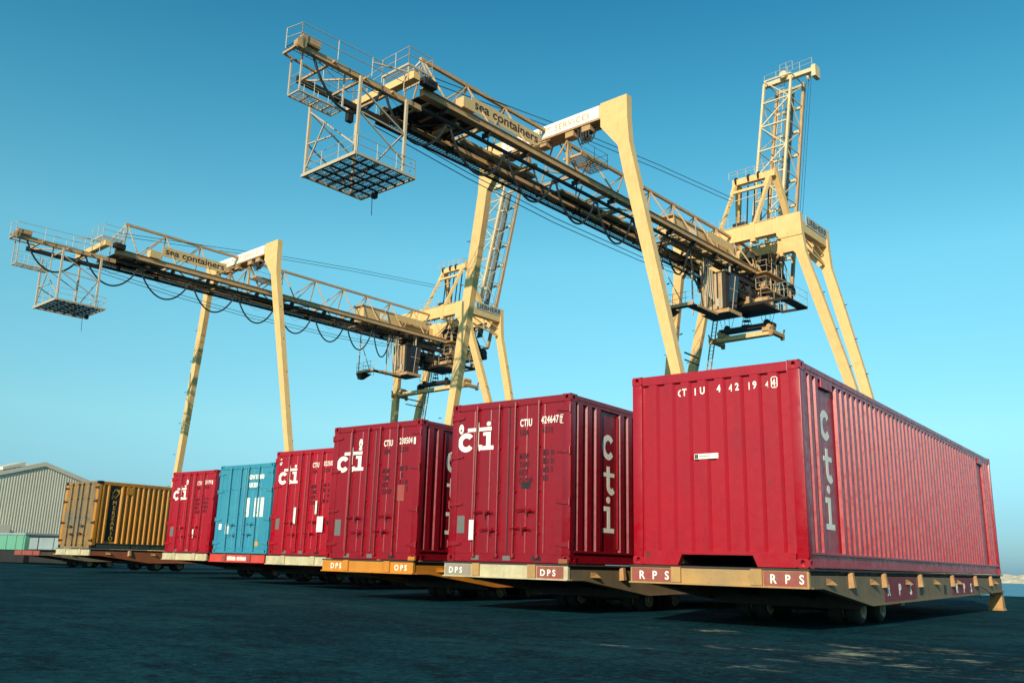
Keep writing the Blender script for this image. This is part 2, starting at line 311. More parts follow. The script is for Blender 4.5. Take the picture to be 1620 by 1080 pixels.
def container(name, label, cat, loc, rz, L, H, mat, end='door', flutes=None, panels=(), D=.036, ow=.07, sl=.045, cast=None, group=None, lowrail=None, doormat=None):
    t = thing(name, label, cat, loc, rz, group)
    hw = W/2; ch = .118
    cm = {s: casting_mesh(s).mesh('corner_casting') for s in (1, -1)}
    for s_ in (1, -1): cm[s_].materials.append(cast or mat)
    for s_ in (1, -1):
        for yb in (0, 1):
            for zt in (0, 1):
                o = bpy.data.objects.new('corner_casting', cm[s_] if not yb else cm[-s_]); COL.objects.link(o); o.parent = t
                o.location = (s_*hw, L if yb else 0, H-ch if zt else 0)
                if yb: o.rotation_euler = (0, 0, math.pi)
    for s_ in (1, -1):
        for yb in (0, 1):
            x0, x1 = sorted((s_*(hw-.004), s_*(hw-.15))); y0, y1 = (.005, .14) if not yb else (L-.14, L-.005)
            MB().box(x0, x1, y0, y1, ch, H-ch, .008).build('corner_post', mat, t, True)
    for s_ in (1, -1):
        x0, x1 = sorted((s_*(hw-.004), s_*(hw-.09)))
        MB().box(x0, x1, .178, L-.178, H-.085, H-.012, .006).build('top_side_rail', mat, t)
        b = MB(); x0, x1 = sorted((s_*(hw-.03), s_*(hw-.10)))
        b.box(x0, x1, .178, L-.178, .006, .165)
        x0, x1 = sorted((s_*(hw-.003), s_*(hw-.12))); b.box(x0, x1, .14, L-.14, .165, .20, .004); x0, x1 = sorted((s_*(hw-.012), s_*(hw-.05))); b.box(x0, x1, .178, L-.178, .012, .035)
        b.build('bottom_side_rail', lowrail or mat, t)
    # roof and floor
    pts = []; y = .1
    while y < L-.2: pts += [(y, 0), (y+.08, .02), (y+.16, .02), (y+.24, 0)]; y += .32
    strip(pts, -hw+.05, hw-.05, lambda s, d, z: (z, s, H-.05+d)).build('roof_panel', mat, t)
    MB().box(-hw+.1, hw-.1, .1, L-.1, .158, .19).build('floor', PANELBLACK, t)
    if flutes is None:
        flutes = []; y = .22
        while y < L-.3:
            if not any(a-.10 < y < b+.03 for a, b in panels): flutes.append(y)
            else:
                y = [b for a, b in panels if a-.10 < y < b+.03][0]+.06; flutes.append(y)
            y += .262
    prof = side_profile(L, flutes, D, ow, sl, L-.2)
    for s_ in (1, -1):
        strip(prof, .19, H-.07, lambda s, d, z: (s_*(hw-.012-d), s, z)).build('side_panel', mat, t)
        if panels:                              # caps of the flutes above and below
            m = MB(); x0, x1 = sorted((s_*(hw-.011), s_*(hw-.06))); m.box(x0, x1, .13, L-.13, H-.13, H-.083); m.build('side_header', mat, t)
    # far end
    strip([(-hw+.14, 0), (hw-.14, 0)], .05, H-.05, lambda s, d, z: (s, L-.03, z)).build('end_panel', mat, t)
    MB().box(-hw+.1, hw-.1, L-.12, L-.004, H-.11, H-.004).box(-hw+.1, hw-.1, L-.12, L-.004, .004, .16).build('end_rail', mat, t)
    if end == 'corr':
        hd = MB(); hd.box(-hw+.162, hw-.162, .004, .1, H-.135, H-.006, .006); hd.build('end_header', mat, t)
        sill = MB(); F = lambda a, b, y: (a, y, b)
        sill.prism([(-hw+.162, .004), (-hw+.70-.03, .004), (-hw+.70+.035, .142), (-hw+1.76-.04, .142), (-hw+1.76+.02, .004), (hw-.162, .004), (hw-.162, .185), (-hw+.162, .185)], F, .003, .09)
        sill.build('end_sill', mat, t)
        m = MB(); m.box(-hw+.66, -hw+.70, .12, 3.0, .02, .15); m.box(hw-.70, hw-.66, .12, 3.0, .02, .15); m.box(-hw+.7, hw-.7, .12, 3.0, .150, .156); m.box(-hw+.7, hw-.7, 2.9, 3.0, .02, .15); m.build('gooseneck_tunnel', PANELBLACK, t)
        pts = [(-hw+.14, .008)]; k = 0
        while .163+.25*k < W-.2:
            x = -hw+.163+.25*k; pts += [(x-.036, .008), (x, .048), (x+.085, .048), (x+.100, .008)]; k += 1
        pts.append((hw-.14, .008))
        strip(pts, .17, H-.1, lambda s, d, z: (s, d, z)).build('end_panel', mat, t)
        t['pts'] = 0; del t['pts']
    return t

def doors(t, H, mat, rodmat=None, sill=True, plates=True, wear=None):
    hw = W/2; rodmat = rodmat or mat
    hd = MB(); hd.box(-hw+.162, hw-.162, .004, .1, H-.118, H-.006, .006); hd.build('door_header', mat, t)
    s_ = MB(); s_.box(-hw+.162, hw-.162, .004, .1, .004, .125, .006); s_.build('door_sill', mat, t)
    leaves = []
    for s_ in (-1, 1):
        x0, x1 = sorted((s_*.008, s_*(hw-.13)))
        lf = MB()
        # pressed door sheet: vertical panels with shallow folds
        pts = [(x0, .03), (x0+.02, .012)]
        n = 3; wd = (x1-x0-.04)/n
        for i in range(n):
            a = x0+.02+i*wd; pts += [(a+.02, .012), (a+wd-.02, .012)]
            if i < n-1: pts += [(a+wd-.008, .019), (a+wd+.008, .019)]
        pts += [(x1-.02, .012), (x1, .03)]
        lf = strip(pts, .15, H-.125, lambda s, d, z: (s, d+.004, z))
        lf.box(x0, x1, .018, .06, .128, .152); lf.box(x0, x1, .018, .06, H-.13, H-.12)
        d = lf.build('door', mat, t); leaves.append(d)
        g = MB(); g.box(min(s_*.0, s_*.010), max(s_*.0, s_*.010), .03, .05, .13, H-.12); g.build('door_gasket', PANELBLACK, d)
        for z in (.28, .92, 1.70, H-.24):
            h = MB(); xo = s_*(hw-.01); xi = s_*(hw-.27)
            h.loft([[(xo, -.014, z-.035), (xo, .006, z-.035), (xo, .006, z+.035), (xo, -.014, z+.035)],
                    [(s_*(hw-.12), -.014, z-.035), (s_*(hw-.12), .012, z-.035), (s_*(hw-.12), .012, z+.035), (s_*(hw-.12), -.014, z+.035)],
                    [(xi, -.004, z-.016), (xi, .014, z-.016), (xi, .014, z+.016), (xi, -.004, z+.016)]])
            h.tube([(xo, -.012, z-.06), (xo, -.012, z+.06)], .016, 8)
            h.build('hinge', rodmat, d)
        for x in ((-.65, -.18) if s_ < 0 else (.15, .62)):
            r = MB(); r.tube([(x, -.024, .07), (x, -.024, H-.06)], .017, 8)
            for z in (.10, H-.10): r.box(x-.035, x+.035, -.035, .006, z-.03, z+.03, .005)
            for z in (.45, 1.1, 1.8): r.box(x-.028, x+.028, -.03, .018, z-.014, z+.014)
            r.build('lock_rod', rodmat, d, True)
        for (xa, xb, z) in (((-.65, -.26, .78), (-.52, -.18, .50)) if s_ < 0 else ((.22, .56, .80), (.10, .50, .52))):
            hnd = MB(); hnd.tube([(xa, -.045, z-.01), (xa+.1, -.05, z+.012), (xb-.06, -.05, z), (xb, -.045, z-.02)], .012, 6)
            xm = (xa+xb)/2+.03; hnd.box(xm-.05, xm+.05, -.045, .016, z-.03, z+.03, .006); hnd.tube([(xm, -.05, z+.06), (xm+.01, -.055, z-.08)], .014, 6)
            hnd.build('door_handle', rodmat, d, True)
    if plates:
        for x, w_, mt in ((-.62, .16, GREYP), (-.30, .10, RED2), (.02, .15, GREYP), (.60, .18, PANELBLACK)):
            MB().box(x-w_/2, x+w_/2, -.002, .004, .03, .10).build('sill_plate', mt, t)
    return leaves
def plate(name, mat, parent, x0, x1, z0, z1, y=-.001):
    return MB().box(x0, x1, y-.0, y+.004, z0, z1).build(name, mat, parent)
def emblem(parent, x, z):
    m = MB(); m.prism(disc(x, z, .052, .085), lambda a, b, y: (a, y, b), .007, .011); o = m.build('emblem', LETTER, parent)
    text('e', .09, FRONT(x-.024, .006, z-.04), GREYP, parent, 'emblem', .003)
def smudge_rows(parent, x, z, rows, sx=1.0, seed=1):  # worn figures that can no longer be read
    rg = random.Random(seed); m = MB()
    for i in range(rows):
        zz = z-.13*i; xx = x
        for grp in (3, 2):
            for k in range(grp):
                wd = rg.uniform(.022, .034); h = rg.uniform(.07, .10)
                if rg.random() < .85: m.box(xx, xx+wd, .0125, .0145, zz, zz+h)
                xx += wd+.009
            xx += .035
    return m.build('lettering', MAROON, parent)
def cti_doors(t, H, leaves, num1, num2, size2, logo, emb, seed, dark=MAROON):
    L_, R_ = leaves
    x, z = logo; door_logo(lambda a, b, y: (x+a, .0125-y, z+b), L_)
    emblem(L_, *emb)
    text(num1, .165, FRONT(.225, .012, H-.46), LETTER, R_, bold=.004, space=1.12, fit=.235); text(num2, .165, FRONT(.645, .012, H-.44), LETTER, R_, bold=.003, space=1.15, fit=.335)
    text('USA', .13, FRONT(.225, .012, H-.61), dark, R_, bold=.004, space=1.1, fit=.18); text(size2, .13, FRONT(.66, .012, H-.59), dark, R_, bold=.004, space=1.1, fit=.22)
    for i, s in enumerate(('MGW', 'TARE', 'NET', 'CU.CAP')): text(s, .125, FRONT(.225, .012, H-.98-.13*i), dark, R_, bold=.005, space=1.1, fit=(.19, .20, .16, .27)[i])
    smudge_rows(R_, .69, H-.95, 4, seed=seed)

Z0 = H0+.03
# c1: the near forty foot container, corrugated end towards us
fl1 = [.15, .36, .59]+[1.42+.2285*i for i in range(41)]+[11.30, 11.53, 11.76]
c1 = container('shipping_container', 'nearest and largest red forty foot container with ribbed end reading CTIU 442194', 'shipping container', (-6.363+W/2, 11.014, Z0), 0, 12.192, 2.591, RED, 'corr', fl1, ((.72, 1.32), (10.8, 11.25)), D=.044, ow=.105, sl=.0125)
side_logo(lambda a, b, y: (W/2-.0555+y, .83+a, .50+b), c1, .37, 1.60)
for yb in (.80, 10.82): MB().box(W/2-.055, W/2-.006, yb, yb+.46, 2.36, 2.50, .006).build('vent_box', RED, c1)
s_ = 'CTIU 442194'
xs = [.70, .787, .95, 1.05, 1.30, 1.455, 1.56, 1.715, 1.805, 1.965]
m_ = []
for ch_, x in zip('CTIU442194', xs):
    k = (x-.163+.042) / .25; fr_ = (x+.03-.163) % .25
    dep = .046 if fr_ < .085 else .006
    text(ch_, .135, FRONT(-W/2+x, dep, 2.27 if x > 1.2 else 2.265), LETTER, c1, bold=.004, sx=.8)
x = 2.055; b_ = MB()
for r_ in (rect(x, x+.012, 2.25, 2.40), rect(x+.075, x+.087, 2.25, 2.40), rect(x, x+.087, 2.25, 2.262), rect(x, x+.087, 2.388, 2.40)): b_.prism([(a-W/2, b) for a, b in r_], lambda a, b, y: (a, y, b), .004, .0075)
b_.build('lettering', LETTER, c1); text('4', .13, FRONT(-W/2+x+.012, .006, 2.275), LETTER, c1, bold=.003, sx=.75)
MB().box(-.27, .075, .003, .0065, 1.385, 1.455).build('label_plate', STICK, c1); MB().box(-.262, -.238, .001, .003, 1.392, 1.448).box(-.235, -.215, .0, .003, 1.392, 1.448).build('label_plate', PANELBLACK, c1)
m_ = MB()
for i in range(9): m_.box(-.20+i*.018, -.19+i*.018, .0015, .003, 1.415, 1.430)
m_.build('lettering', GLYPH, c1)

def cti(label, loc, yaw, L, mat, num1, num2, size2, logo, emb, seed, panels=((.93, 1.43),), H=2.591):
    t = container('shipping_container', label, 'shipping container', loc, -yaw, L, H, mat, 'door', None, panels, D=.042, ow=.13, sl=.018)
    lv = doors(t, H, mat)
    cti_doors(t, H, lv, num1, num2, size2, logo, emb, seed)
    a, b = panels[0]
    side_logo(lambda p, q_, y: (W/2-.0535+y, a+.07+p, .50+q_), t, .37, 1.60)
    m = MB(); 
    for r_ in ((a-.02, a+.0, .25, 2.42), (b, b+.02, .25, 2.42)): m.box(W/2-.05, W/2-.02, r_[0], r_[1], r_[2], r_[3])
    m.build('panel_frame', mat, t)
    return t, lv
c2, lv = cti('red container reading CTIU 424647 with closed doors, on cream DPS trailer', (-10.121+W/2, 11.414, Z0-.02), 0, 12.192, RED2, 'CTIU', '424647', '4310', (-1.085, 1.775), (-1.02, 2.17), 2)
x = 1.005; b_ = MB(); 
for r_ in (rect(x, x+.010, 2.13, 2.27), rect(x+.065, x+.075, 2.13, 2.27), rect(x, x+.075, 2.13, 2.14), rect(x, x+.075, 2.26, 2.27)): b_.prism(r_, lambda a, b, y: (a, y, b), .009, .0125)
b_.build('lettering', LETTER, lv[1]); text('7', .13, FRONT(x+.014, .010, 2.15), LETTER, lv[1], bold=.003, sx=.55)
plate('label_plate', GREYP, lv[0], -1.04, -.88, .45, .73, .010); plate('label_plate', STICK, lv[0], -.735, -.64, .34, .66, -.045); plate('label_plate', PANELBLACK, lv[1], .275, .45, 1.14, 1.235, .010)
c3, lv = cti('red container reading CTIU 230504 with pale patch on its door, on orange trailer', (-13.996+W/2, 12.167, Z0-.03), 0, 6.058, RED3, 'CTIU', '230504', '2210', (-1.085, 1.67), (-.42, 2.23), 3, ((.72, 1.30),))
plate('lettering', LETTER, lv[1], 1.02, 1.075, 2.13, 2.26, .010)
plate('label_plate', GREYP, lv[0], -1.02, -.85, .44, .75, .010); plate('label_plate', PINKRED, lv[1], .66, .84, 1.08, 1.38, .010)
c4, lv = cti('red container reading CTIU 023500 standing between blue container and orange trailer', (-19.107+W/2, 14.717, Z0+.03), 0, 6.058, RED, 'CTIU', '023500', '2210', (-1.085, 1.74), (-1.03, 2.32), 4)
plate('label_plate', GREYP, lv[0], -1.05, -.90, .62, .90, .010); plate('label_plate', STICK, lv[1], .60, .82, .55, .92, -.046)
plate('label_plate', STICK, lv[0], -.30, -.22, .75, 1.15, -.046); plate('label_plate', STICK, lv[1], .50, .56, .98, 1.30, -.046); plate('label_plate', PANELBLACK, lv[1], .88, .99, .72, .82, .010)
c6, lv = cti('small red container at the left, between ochre container and blue container', (-27.478+W/2, 16.988, Z0+.04), 0, 6.058, RED, 'CTIU', '231790', '2210', (-1.085, 1.66), (-.34, 2.24), 5)
plate('lettering', LETTER, lv[1], 1.02, 1.075, 2.13, 2.26, .010); plate('label_plate', GREYP, lv[0], -1.05, -.85, .50, .80, .010); plate('label_plate', STICK, lv[1], .30, .37, .45, .72, -.046)
cb = container('shipping_container', 'only blue container, with white label panels on its closed doors', 'shipping container', (-22.593+W/2, 15.462, Z0+.04), 0, 6.058, 2.438, BLUE, 'door', None, (), D=.04, ow=.08)
lv = doors(cb, 2.438, BLUE, plates=False)
text('CHV 510830', .155, FRONT(.17, .010, 2.02), LETTER, lv[1], bold=.011, sx=.78); text('US 2210', .155, FRONT(.19, .010, 1.80), LETTER, lv[1], bold=.011, sx=.82)
for x0, x1, z0, z1 in ((.08, .27, .98, 1.50), (.49, .68, .98, 1.50), (.76, .90, .98, 1.50)): plate('label_plate', STICK, lv[1], x0, x1, z0, z1, .009)
for x0, x1, z0, z1 in ((-1.05, -.92, .64, .80), (-.74, -.58, .52, .80)): plate('label_plate', STICK, lv[0], x0, x1, z0, z1, .009)
plate('label_plate', GOLD, lv[1], .66, .80, .20, .32, .009)
m_ = MB()
for x in (-1.0, -.85, -.55, -.4, .2, .35, .5, .75, .95): m_.box(x-.025, x+.025, .008, .012, 1.73, 1.745)
m_.build('rivet_line', DARKSIDE, cb)
cb['label'] = 'only blue container, with white lettering and white labels on its doors'
# ochre container
flo = [.17, .38]+[.93+.212*i for i in range(24)]
co = container('shipping_container', 'weathered ochre container lettered MERZARIO on a black side panel', 'shipping container', (-34.785+W/2, 17.048, Z0+.10), 0, 6.058, 2.438, OCHRE, 'door', flo, ((.45, .9),), D=.070, ow=.050, sl=.045, lowrail=DARKSIDE, cast=STEEL)
lv = doors(co, 2.438, OCHDOOR, rodmat=STEEL, plates=False)
MB().box(W/2-.080, W/2-.070, .53, .90, .28, 2.27).build('logo_panel', PANELBLACK, co)
for i, ch_ in enumerate('MERZARIO'): text(ch_, .20, SIDE(W/2-.055, .72, 1.60-.185*i), GOLD, co, bold=.004, align='CENTER', sx=1.05)
b_ = MB(); P_ = [(.57, 1.98), (.72, 1.84), (.86, 2.02), (.70, 2.16)]
for i in range(4):
    (a0, b0), (a1, b1) = P_[i], P_[(i+1) % 4]; b_.bar((W/2-.055, a0, b0), (W/2-.055, a1, b1), .006, .016, (1, 0, 0))
b_.add([(W/2-.055, .72, 2.18), (W/2-.055, .88, 2.14), (W/2-.055, .86, 1.98), (W/2-.055, .80, 2.06)], [(0, 1, 2, 3)]); b_.bar((W/2-.055, .56, 1.80), (W/2-.055, .62, 1.90), .006, .02, (1, 0, 0)); b_.bar((W/2-.055, .62, 1.80), (W/2-.055, .56, 1.90), .006, .02, (1, 0, 0))
b_.build('logo', GOLD, co)
MB().box(W/2-.07, W/2-.006, 1.13, 1.38, 2.0, 2.28).build('vent_box', OCHRE, co)
for y0, y1 in ((.2, 1.5), (1.8, 2.3), (2.6, 3.1)): MB().box(W/2-.028, W/2-.008, y0, y1, .035, .14).build('fork_pocket_frame', DARKSIDE, co)

# ------------------------------------------------------------------ roll trailers
TALL = [1.57, 3.08, 5.11, 7.38, 9.37, 10.91]; WEDGE = [.73, 2.54, 4.35, 6.17, 7.88, 11.40]
def wheel_mesh():
    m = MB(); m.lathe([(0, .11), (0, .17), (.02, .202), (.06, .215), (.16, .215), (.20, .202), (.22, .17), (.22, .11)], (0, 0, 0), (1, 0, 0), 28)
    r = MB(); r.lathe([(.02, .02), (.02, .10), (.222, .135), (.236, .130), (.226, .115), (.224, .06), (.25, .05), (.25, .02)], (0, 0, 0), (1, 0, 0), 24)
    a = m.mesh('tyre'); a.materials.append(RUBBER); b = r.mesh('rim'); b.materials.append(RIM)
    for q_ in (a, b): q_.shade_smooth(); q_.set_sharp_from_angle(angle=R(40))
    return a, b
TYRE, RIMM = wheel_mesh()
def trailer(label, loc, beam, side, marks=(), L=12.35, rz=0, sidemarks=(), gusset=GUSSET, ribmat=None, wheels=(2.95, 3.92), yellow=False, dz=0):
    t = thing('roll_trailer', label, 'trailer', loc, rz, 'roll trailers under the containers'); hw = 1.225
    m = MB(); m.box(-hw, hw, 0, .06, .545, .735, .006); m.box(-hw-.01, hw+.01, -.035, .05, .528, .548, .004); m.build('front_beam', beam, t)
    for x0, x1 in ((-.60, -.46), (.50, .65)):
        MB().box(x0, x1, -.04, .0, .551, .748, .008).build('beam_rib', ribmat or beam, t)
    d = MB(); d.box(-hw-.015, hw+.015, -.01, L, .739, .763, .004); d.box(-hw+.04, hw-.04, .06, L-.02, .70, .738); d.build('deck', DECK, t)
    for s_ in (1, -1):
        m = MB(); F = lambda a, b, x: (x, a, b); x0, x1 = sorted((s_*(hw-.01), s_*(hw-.04)))
        m.prism([(.065, .545), (.42, .545), (2.38, .305), (L-.12, .415), (L-.12, .688), (.065, .688)], F, x0, x1)
        x0, x1 = sorted((s_*(hw+.03), s_*(hw-.10)))
        m.loft([[(x0, a, b), (x1, a, b), (x1, a, b+.016), (x0, a, b+.016)] for a, b in ((.065, .529), (.42, .529), (2.38, .289), (L-.10, .399))])
        m.build('side_beam', side, t)
        for y in TALL:
            if y < L-.5: MB().loft([[(s_*(hw-.012), y-.07, .53), (s_*(hw-.012), y+.07, .53), (s_*(hw+.06), y+.045, .54), (s_*(hw+.06), y-.045, .54)], [(s_*(hw-.012), y-.07, .72), (s_*(hw-.012), y+.07, .72), (s_*(hw+.035), y+.035, .735), (s_*(hw+.035), y-.035, .735)]]).build('stake_pocket', gusset, t)
        for y in WEDGE:
            if y < L-.5: MB().loft([[(s_*(hw-.012), y-.11, .575), (s_*(hw+.075), y+.08, .575), (s_*(hw-.012), y+.09, .575)], [(s_*(hw-.012), y-.10, .66), (s_*(hw+.02), y+.06, .625), (s_*(hw-.012), y+.07, .65)]]).build('lashing_lug', gusset, t)
        MB().loft([[(s_*(hw-.3), L-.35, 0.), (s_*(hw+.02), L-.35, 0.), (s_*(hw+.02), L+.05, 0.), (s_*(hw-.3), L+.05, 0.)], [(s_*(hw-.3), L-.30, .05), (s_*(hw-.0), L-.30, .05), (s_*(hw-.0), L, .05), (s_*(hw-.3), L, .05)], [(s_*(hw-.25), L-.18, .40), (s_*(hw-.02), L-.18, .40), (s_*(hw-.02), L-.02, .40), (s_*(hw-.25), L-.02, .40)]]).build('rear_foot', gusset, t)
    m = MB(); m.box(-hw+.05, hw-.05, L-.12, L, .40, .735); m.build('rear_beam', gusset, t)
    m = MB()
    for x in (-.42, .42): m.prism([(.08, .56), (2.3, .36), (L-.15, .42), (L-.15, .70), (.08, .70)], lambda a, b, x_: (x_, a, b), x-.06, x+.06)
    for y in (1.2, 2.4, 4.6, 6.2, 7.8, 9.4, 11): m.box(-hw+.05, hw-.05, y-.05, y+.05, .57, .70)
    for x in (-.63, .63): m.prism([(2.6, .40), (3.1, .20), (3.8, .20), (4.3, .40)], lambda a, b, x_: (x_, a, b), x-.05, x+.05)
    m.box(-1.1, 1.1, 2.3, 2.36, .24, .70); m.box(-1.1, 1.1, 4.4, 4.46, .28, .70); m.box(-.40, .40, 2.36, 4.4, .24, .6)  # cross plates and centre box added to block skylight and darken the underside
    m.build('frame_and_shade_plates', STEEL, t)
    for y in wheels:
        MB().tube([(-.9, y, .22), (.9, y, .22)], .05, 10).build('axle', STEEL, t)
        for x in (.72, .46, -.94, -.68):
            o = bpy.data.objects.new('wheel', TYRE); COL.objects.link(o); o.parent = t; o.location = (x, y, .217)
            r_ = bpy.data.objects.new('rim', RIMM); COL.objects.link(r_); r_.parent = o
            if x < 0: o.rotation_euler = (0, 0, 0)
    for (s, x, z, sz, mt, bg_, x0, x1) in marks:
        wfit = 0 if s != 'RPS' else (.44 if x < 0 else .42)
        if bg_: MB().box(x0, x1, -.004, .0, .553, .728).build('marking_panel', bg_, t)
        text(s, sz, FRONT(x, -.006, z), mt, t, bold=.003, space=2.6 if wfit else 1.5, fit=wfit)
    for (s, y, y0, y1, bg_) in sidemarks:
        top = .684
        bt = lambda q_: (.305+(q_-2.38)*.0112+.02)
        MB().prism([(y0, bt(y0)), (y1, bt(y1)), (y1, top), (y0, top)], lambda a, b, x_: (x_, a, b), hw-.009, hw-.006).build('marking_panel', bg_, t)
        for i, ch_ in enumerate(s): text(ch_, .24, SIDE(hw-.004, y+i*.62, .42), LETTER, t, bold=.004, sx=1.0)
    return t
t1 = trailer('khaki roll trailer lettered RPS in white on faded red, under the nearest red container', (-5.144, 10.95, 0), YORNG, BROWN,
             (('RPS', -1.09, .585, .15, LETTER, PINKRED, -1.2, -.605), ('RPS', .74, .585, .15, LETTER, PINKRED, .66, 1.2)), sidemarks=(('RPS', 3.25, 3.09, 4.9, PURPLE), ('RPS', 7.7, 7.36, 9.2, PURPLE)))
for y in (5.2, 6.86): MB().box(1.2145, 1.2165, y-.10, y+.10, .40, .56).build('lightening_hole', PANELBLACK, t1)
MB().tube([(1.24, 9.5, .64), (1.27, 9.45, .35), (1.26, 9.6, .30)], .008, 6).tube([(1.24, 9.5, .55), (1.28, 9.9, .48), (1.26, 10.9, .35), (1.25, 11, .30)], .008, 6).build('loose_wire', CABLE, t1)
t2 = trailer('cream and khaki roll trailer lettered DPS, under the red container reading 424647', (-10.121+W/2, 11.36, -.02), CREAM, BROWN,
             (('DPS', -1.12, .59, .13, LETTER, GREYT, -1.2, -.66), ('DPS', .72, .59, .13, LETTER, PINKRED, .66, 1.15)), ribmat=YORNG)
t3 = trailer('bright orange roll trailer lettered DPS twice, its side sloping down to the right', (-13.996+W/2, 12.11, -.03), ORNG, ORNG,
             (('DPS', -.98, .59, .14, LETTER, None, 0, 0), ('OPS', .76, .59, .14, LETTER, None, 0, 0)), gusset=ORNG)
t4 = trailer('cream roll trailer without lettering, between the red trailer and the orange trailer', (-19.107+W/2, 14.66, .03), CREAM, REDT)
t5 = trailer('bright red roll trailer under the blue container', (-22.593+W/2, 15.40, .04), REDT, REDT, ribmat=PINKRED)
b_ = MB(); rg = random.Random(5)
x = -.40
while x < .42:
    wd = rg.uniform(.025, .06); b_.box(x, x+wd, -.004, .0, .58, .69+rg.uniform(-.02, .0)); x += wd+.016
    if abs(x) < .03: x += .05
b_.build('lettering', STICK, t5)
t6 = trailer('cream roll trailer stained grey, under the small red container at the left', (-27.478+W/2, 16.93, .04), CREAM, REDT)
t7 = trailer('roll trailer with pale cream end beam and rust red side, under the ochre container', (-34.785+W/2, 17.0, .09), CREAM, RUSTRED, gusset=YORNG)
t8 = trailer('empty roll trailer with faded pink end beam at the far left', (-44.1, 20.2, .0), PINKRED, BROWN, wheels=(2.6, 3.6))
for t_, x0, z in ((t2, 1.06, .77), (t3, 1.10, .77)): MB().box(x0, x0+.16, -.02, .04, z, z+.07, .01).build('corner_stop', ORNG if t_ is t3 else RUSTRED, t_)

# ------------------------------------------------------------------ cranes
AZ = R(4.1)
def LC(u, v, z): return Vector((v+36.5, u-57, z+H0))
def grating(mb, u0, u1, v0, v1, z, pitch=.16, th=.022, frame=.08, beams=0):
    u0, u1 = sorted((u0, u1)); v0, v1 = sorted((v0, v1))
    n = int((v1-v0)/pitch)
    for i in range(n+1): v = v0+(v1-v0)*i/n; a, b = LC(u0, v, z), LC(u1, v, z); mb.box(a.x-th/2, a.x+th/2, a.y, b.y, a.z-.02, a.z)
    n = int((u1-u0)/pitch/2)
    for i in range(n+1): u = u0+(u1-u0)*i/max(n, 1); a, b = LC(u, v0, z), LC(u, v1, z); mb.box(a.x, b.x, a.y-th/2, a.y+th/2, a.z-.02, a.z)
def ubar(mb, u0, u1, v, z, a, b): mb.bar(LC(u0, v, z), LC(u1, v, z), a, b)
def cube(mb, u0, u1, v0, v1, z0, z1, b=0):
    a, c = LC(u0, v0, z0), LC(u1, v1, z1); mb.box(min(a.x, c.x), max(a.x, c.x), min(a.y, c.y), max(a.y, c.y), min(a.z, c.z), max(a.z, c.z), b)
def rail(mb, pts, h=1.05, r=.026, step=1.1):   # handrail round a polyline of (u, v, z)
    P = [LC(*p) for p in pts]
    for a, b in zip(P[:-1], P[1:]):
        n = max(1, round((b-a).length/step))
        for i in range(n+1): c = a.lerp(b, i/n); mb.tube([c, c+Vector((0, 0, h))], r, 6)
        for hh in (h, h*.52): mb.tube([a+Vector((0, 0, hh)), b+Vector((0, 0, hh))], r*.85, 6)
NEAR, FAR, MID = -35.0, -38.5, -36.75
VC = -36.45
CH = [32.2, 35.9, 39.5, 44.9, 49.1, 53.2, 57, 60.4, 63.9, 67.5, 70.7, 74.0]
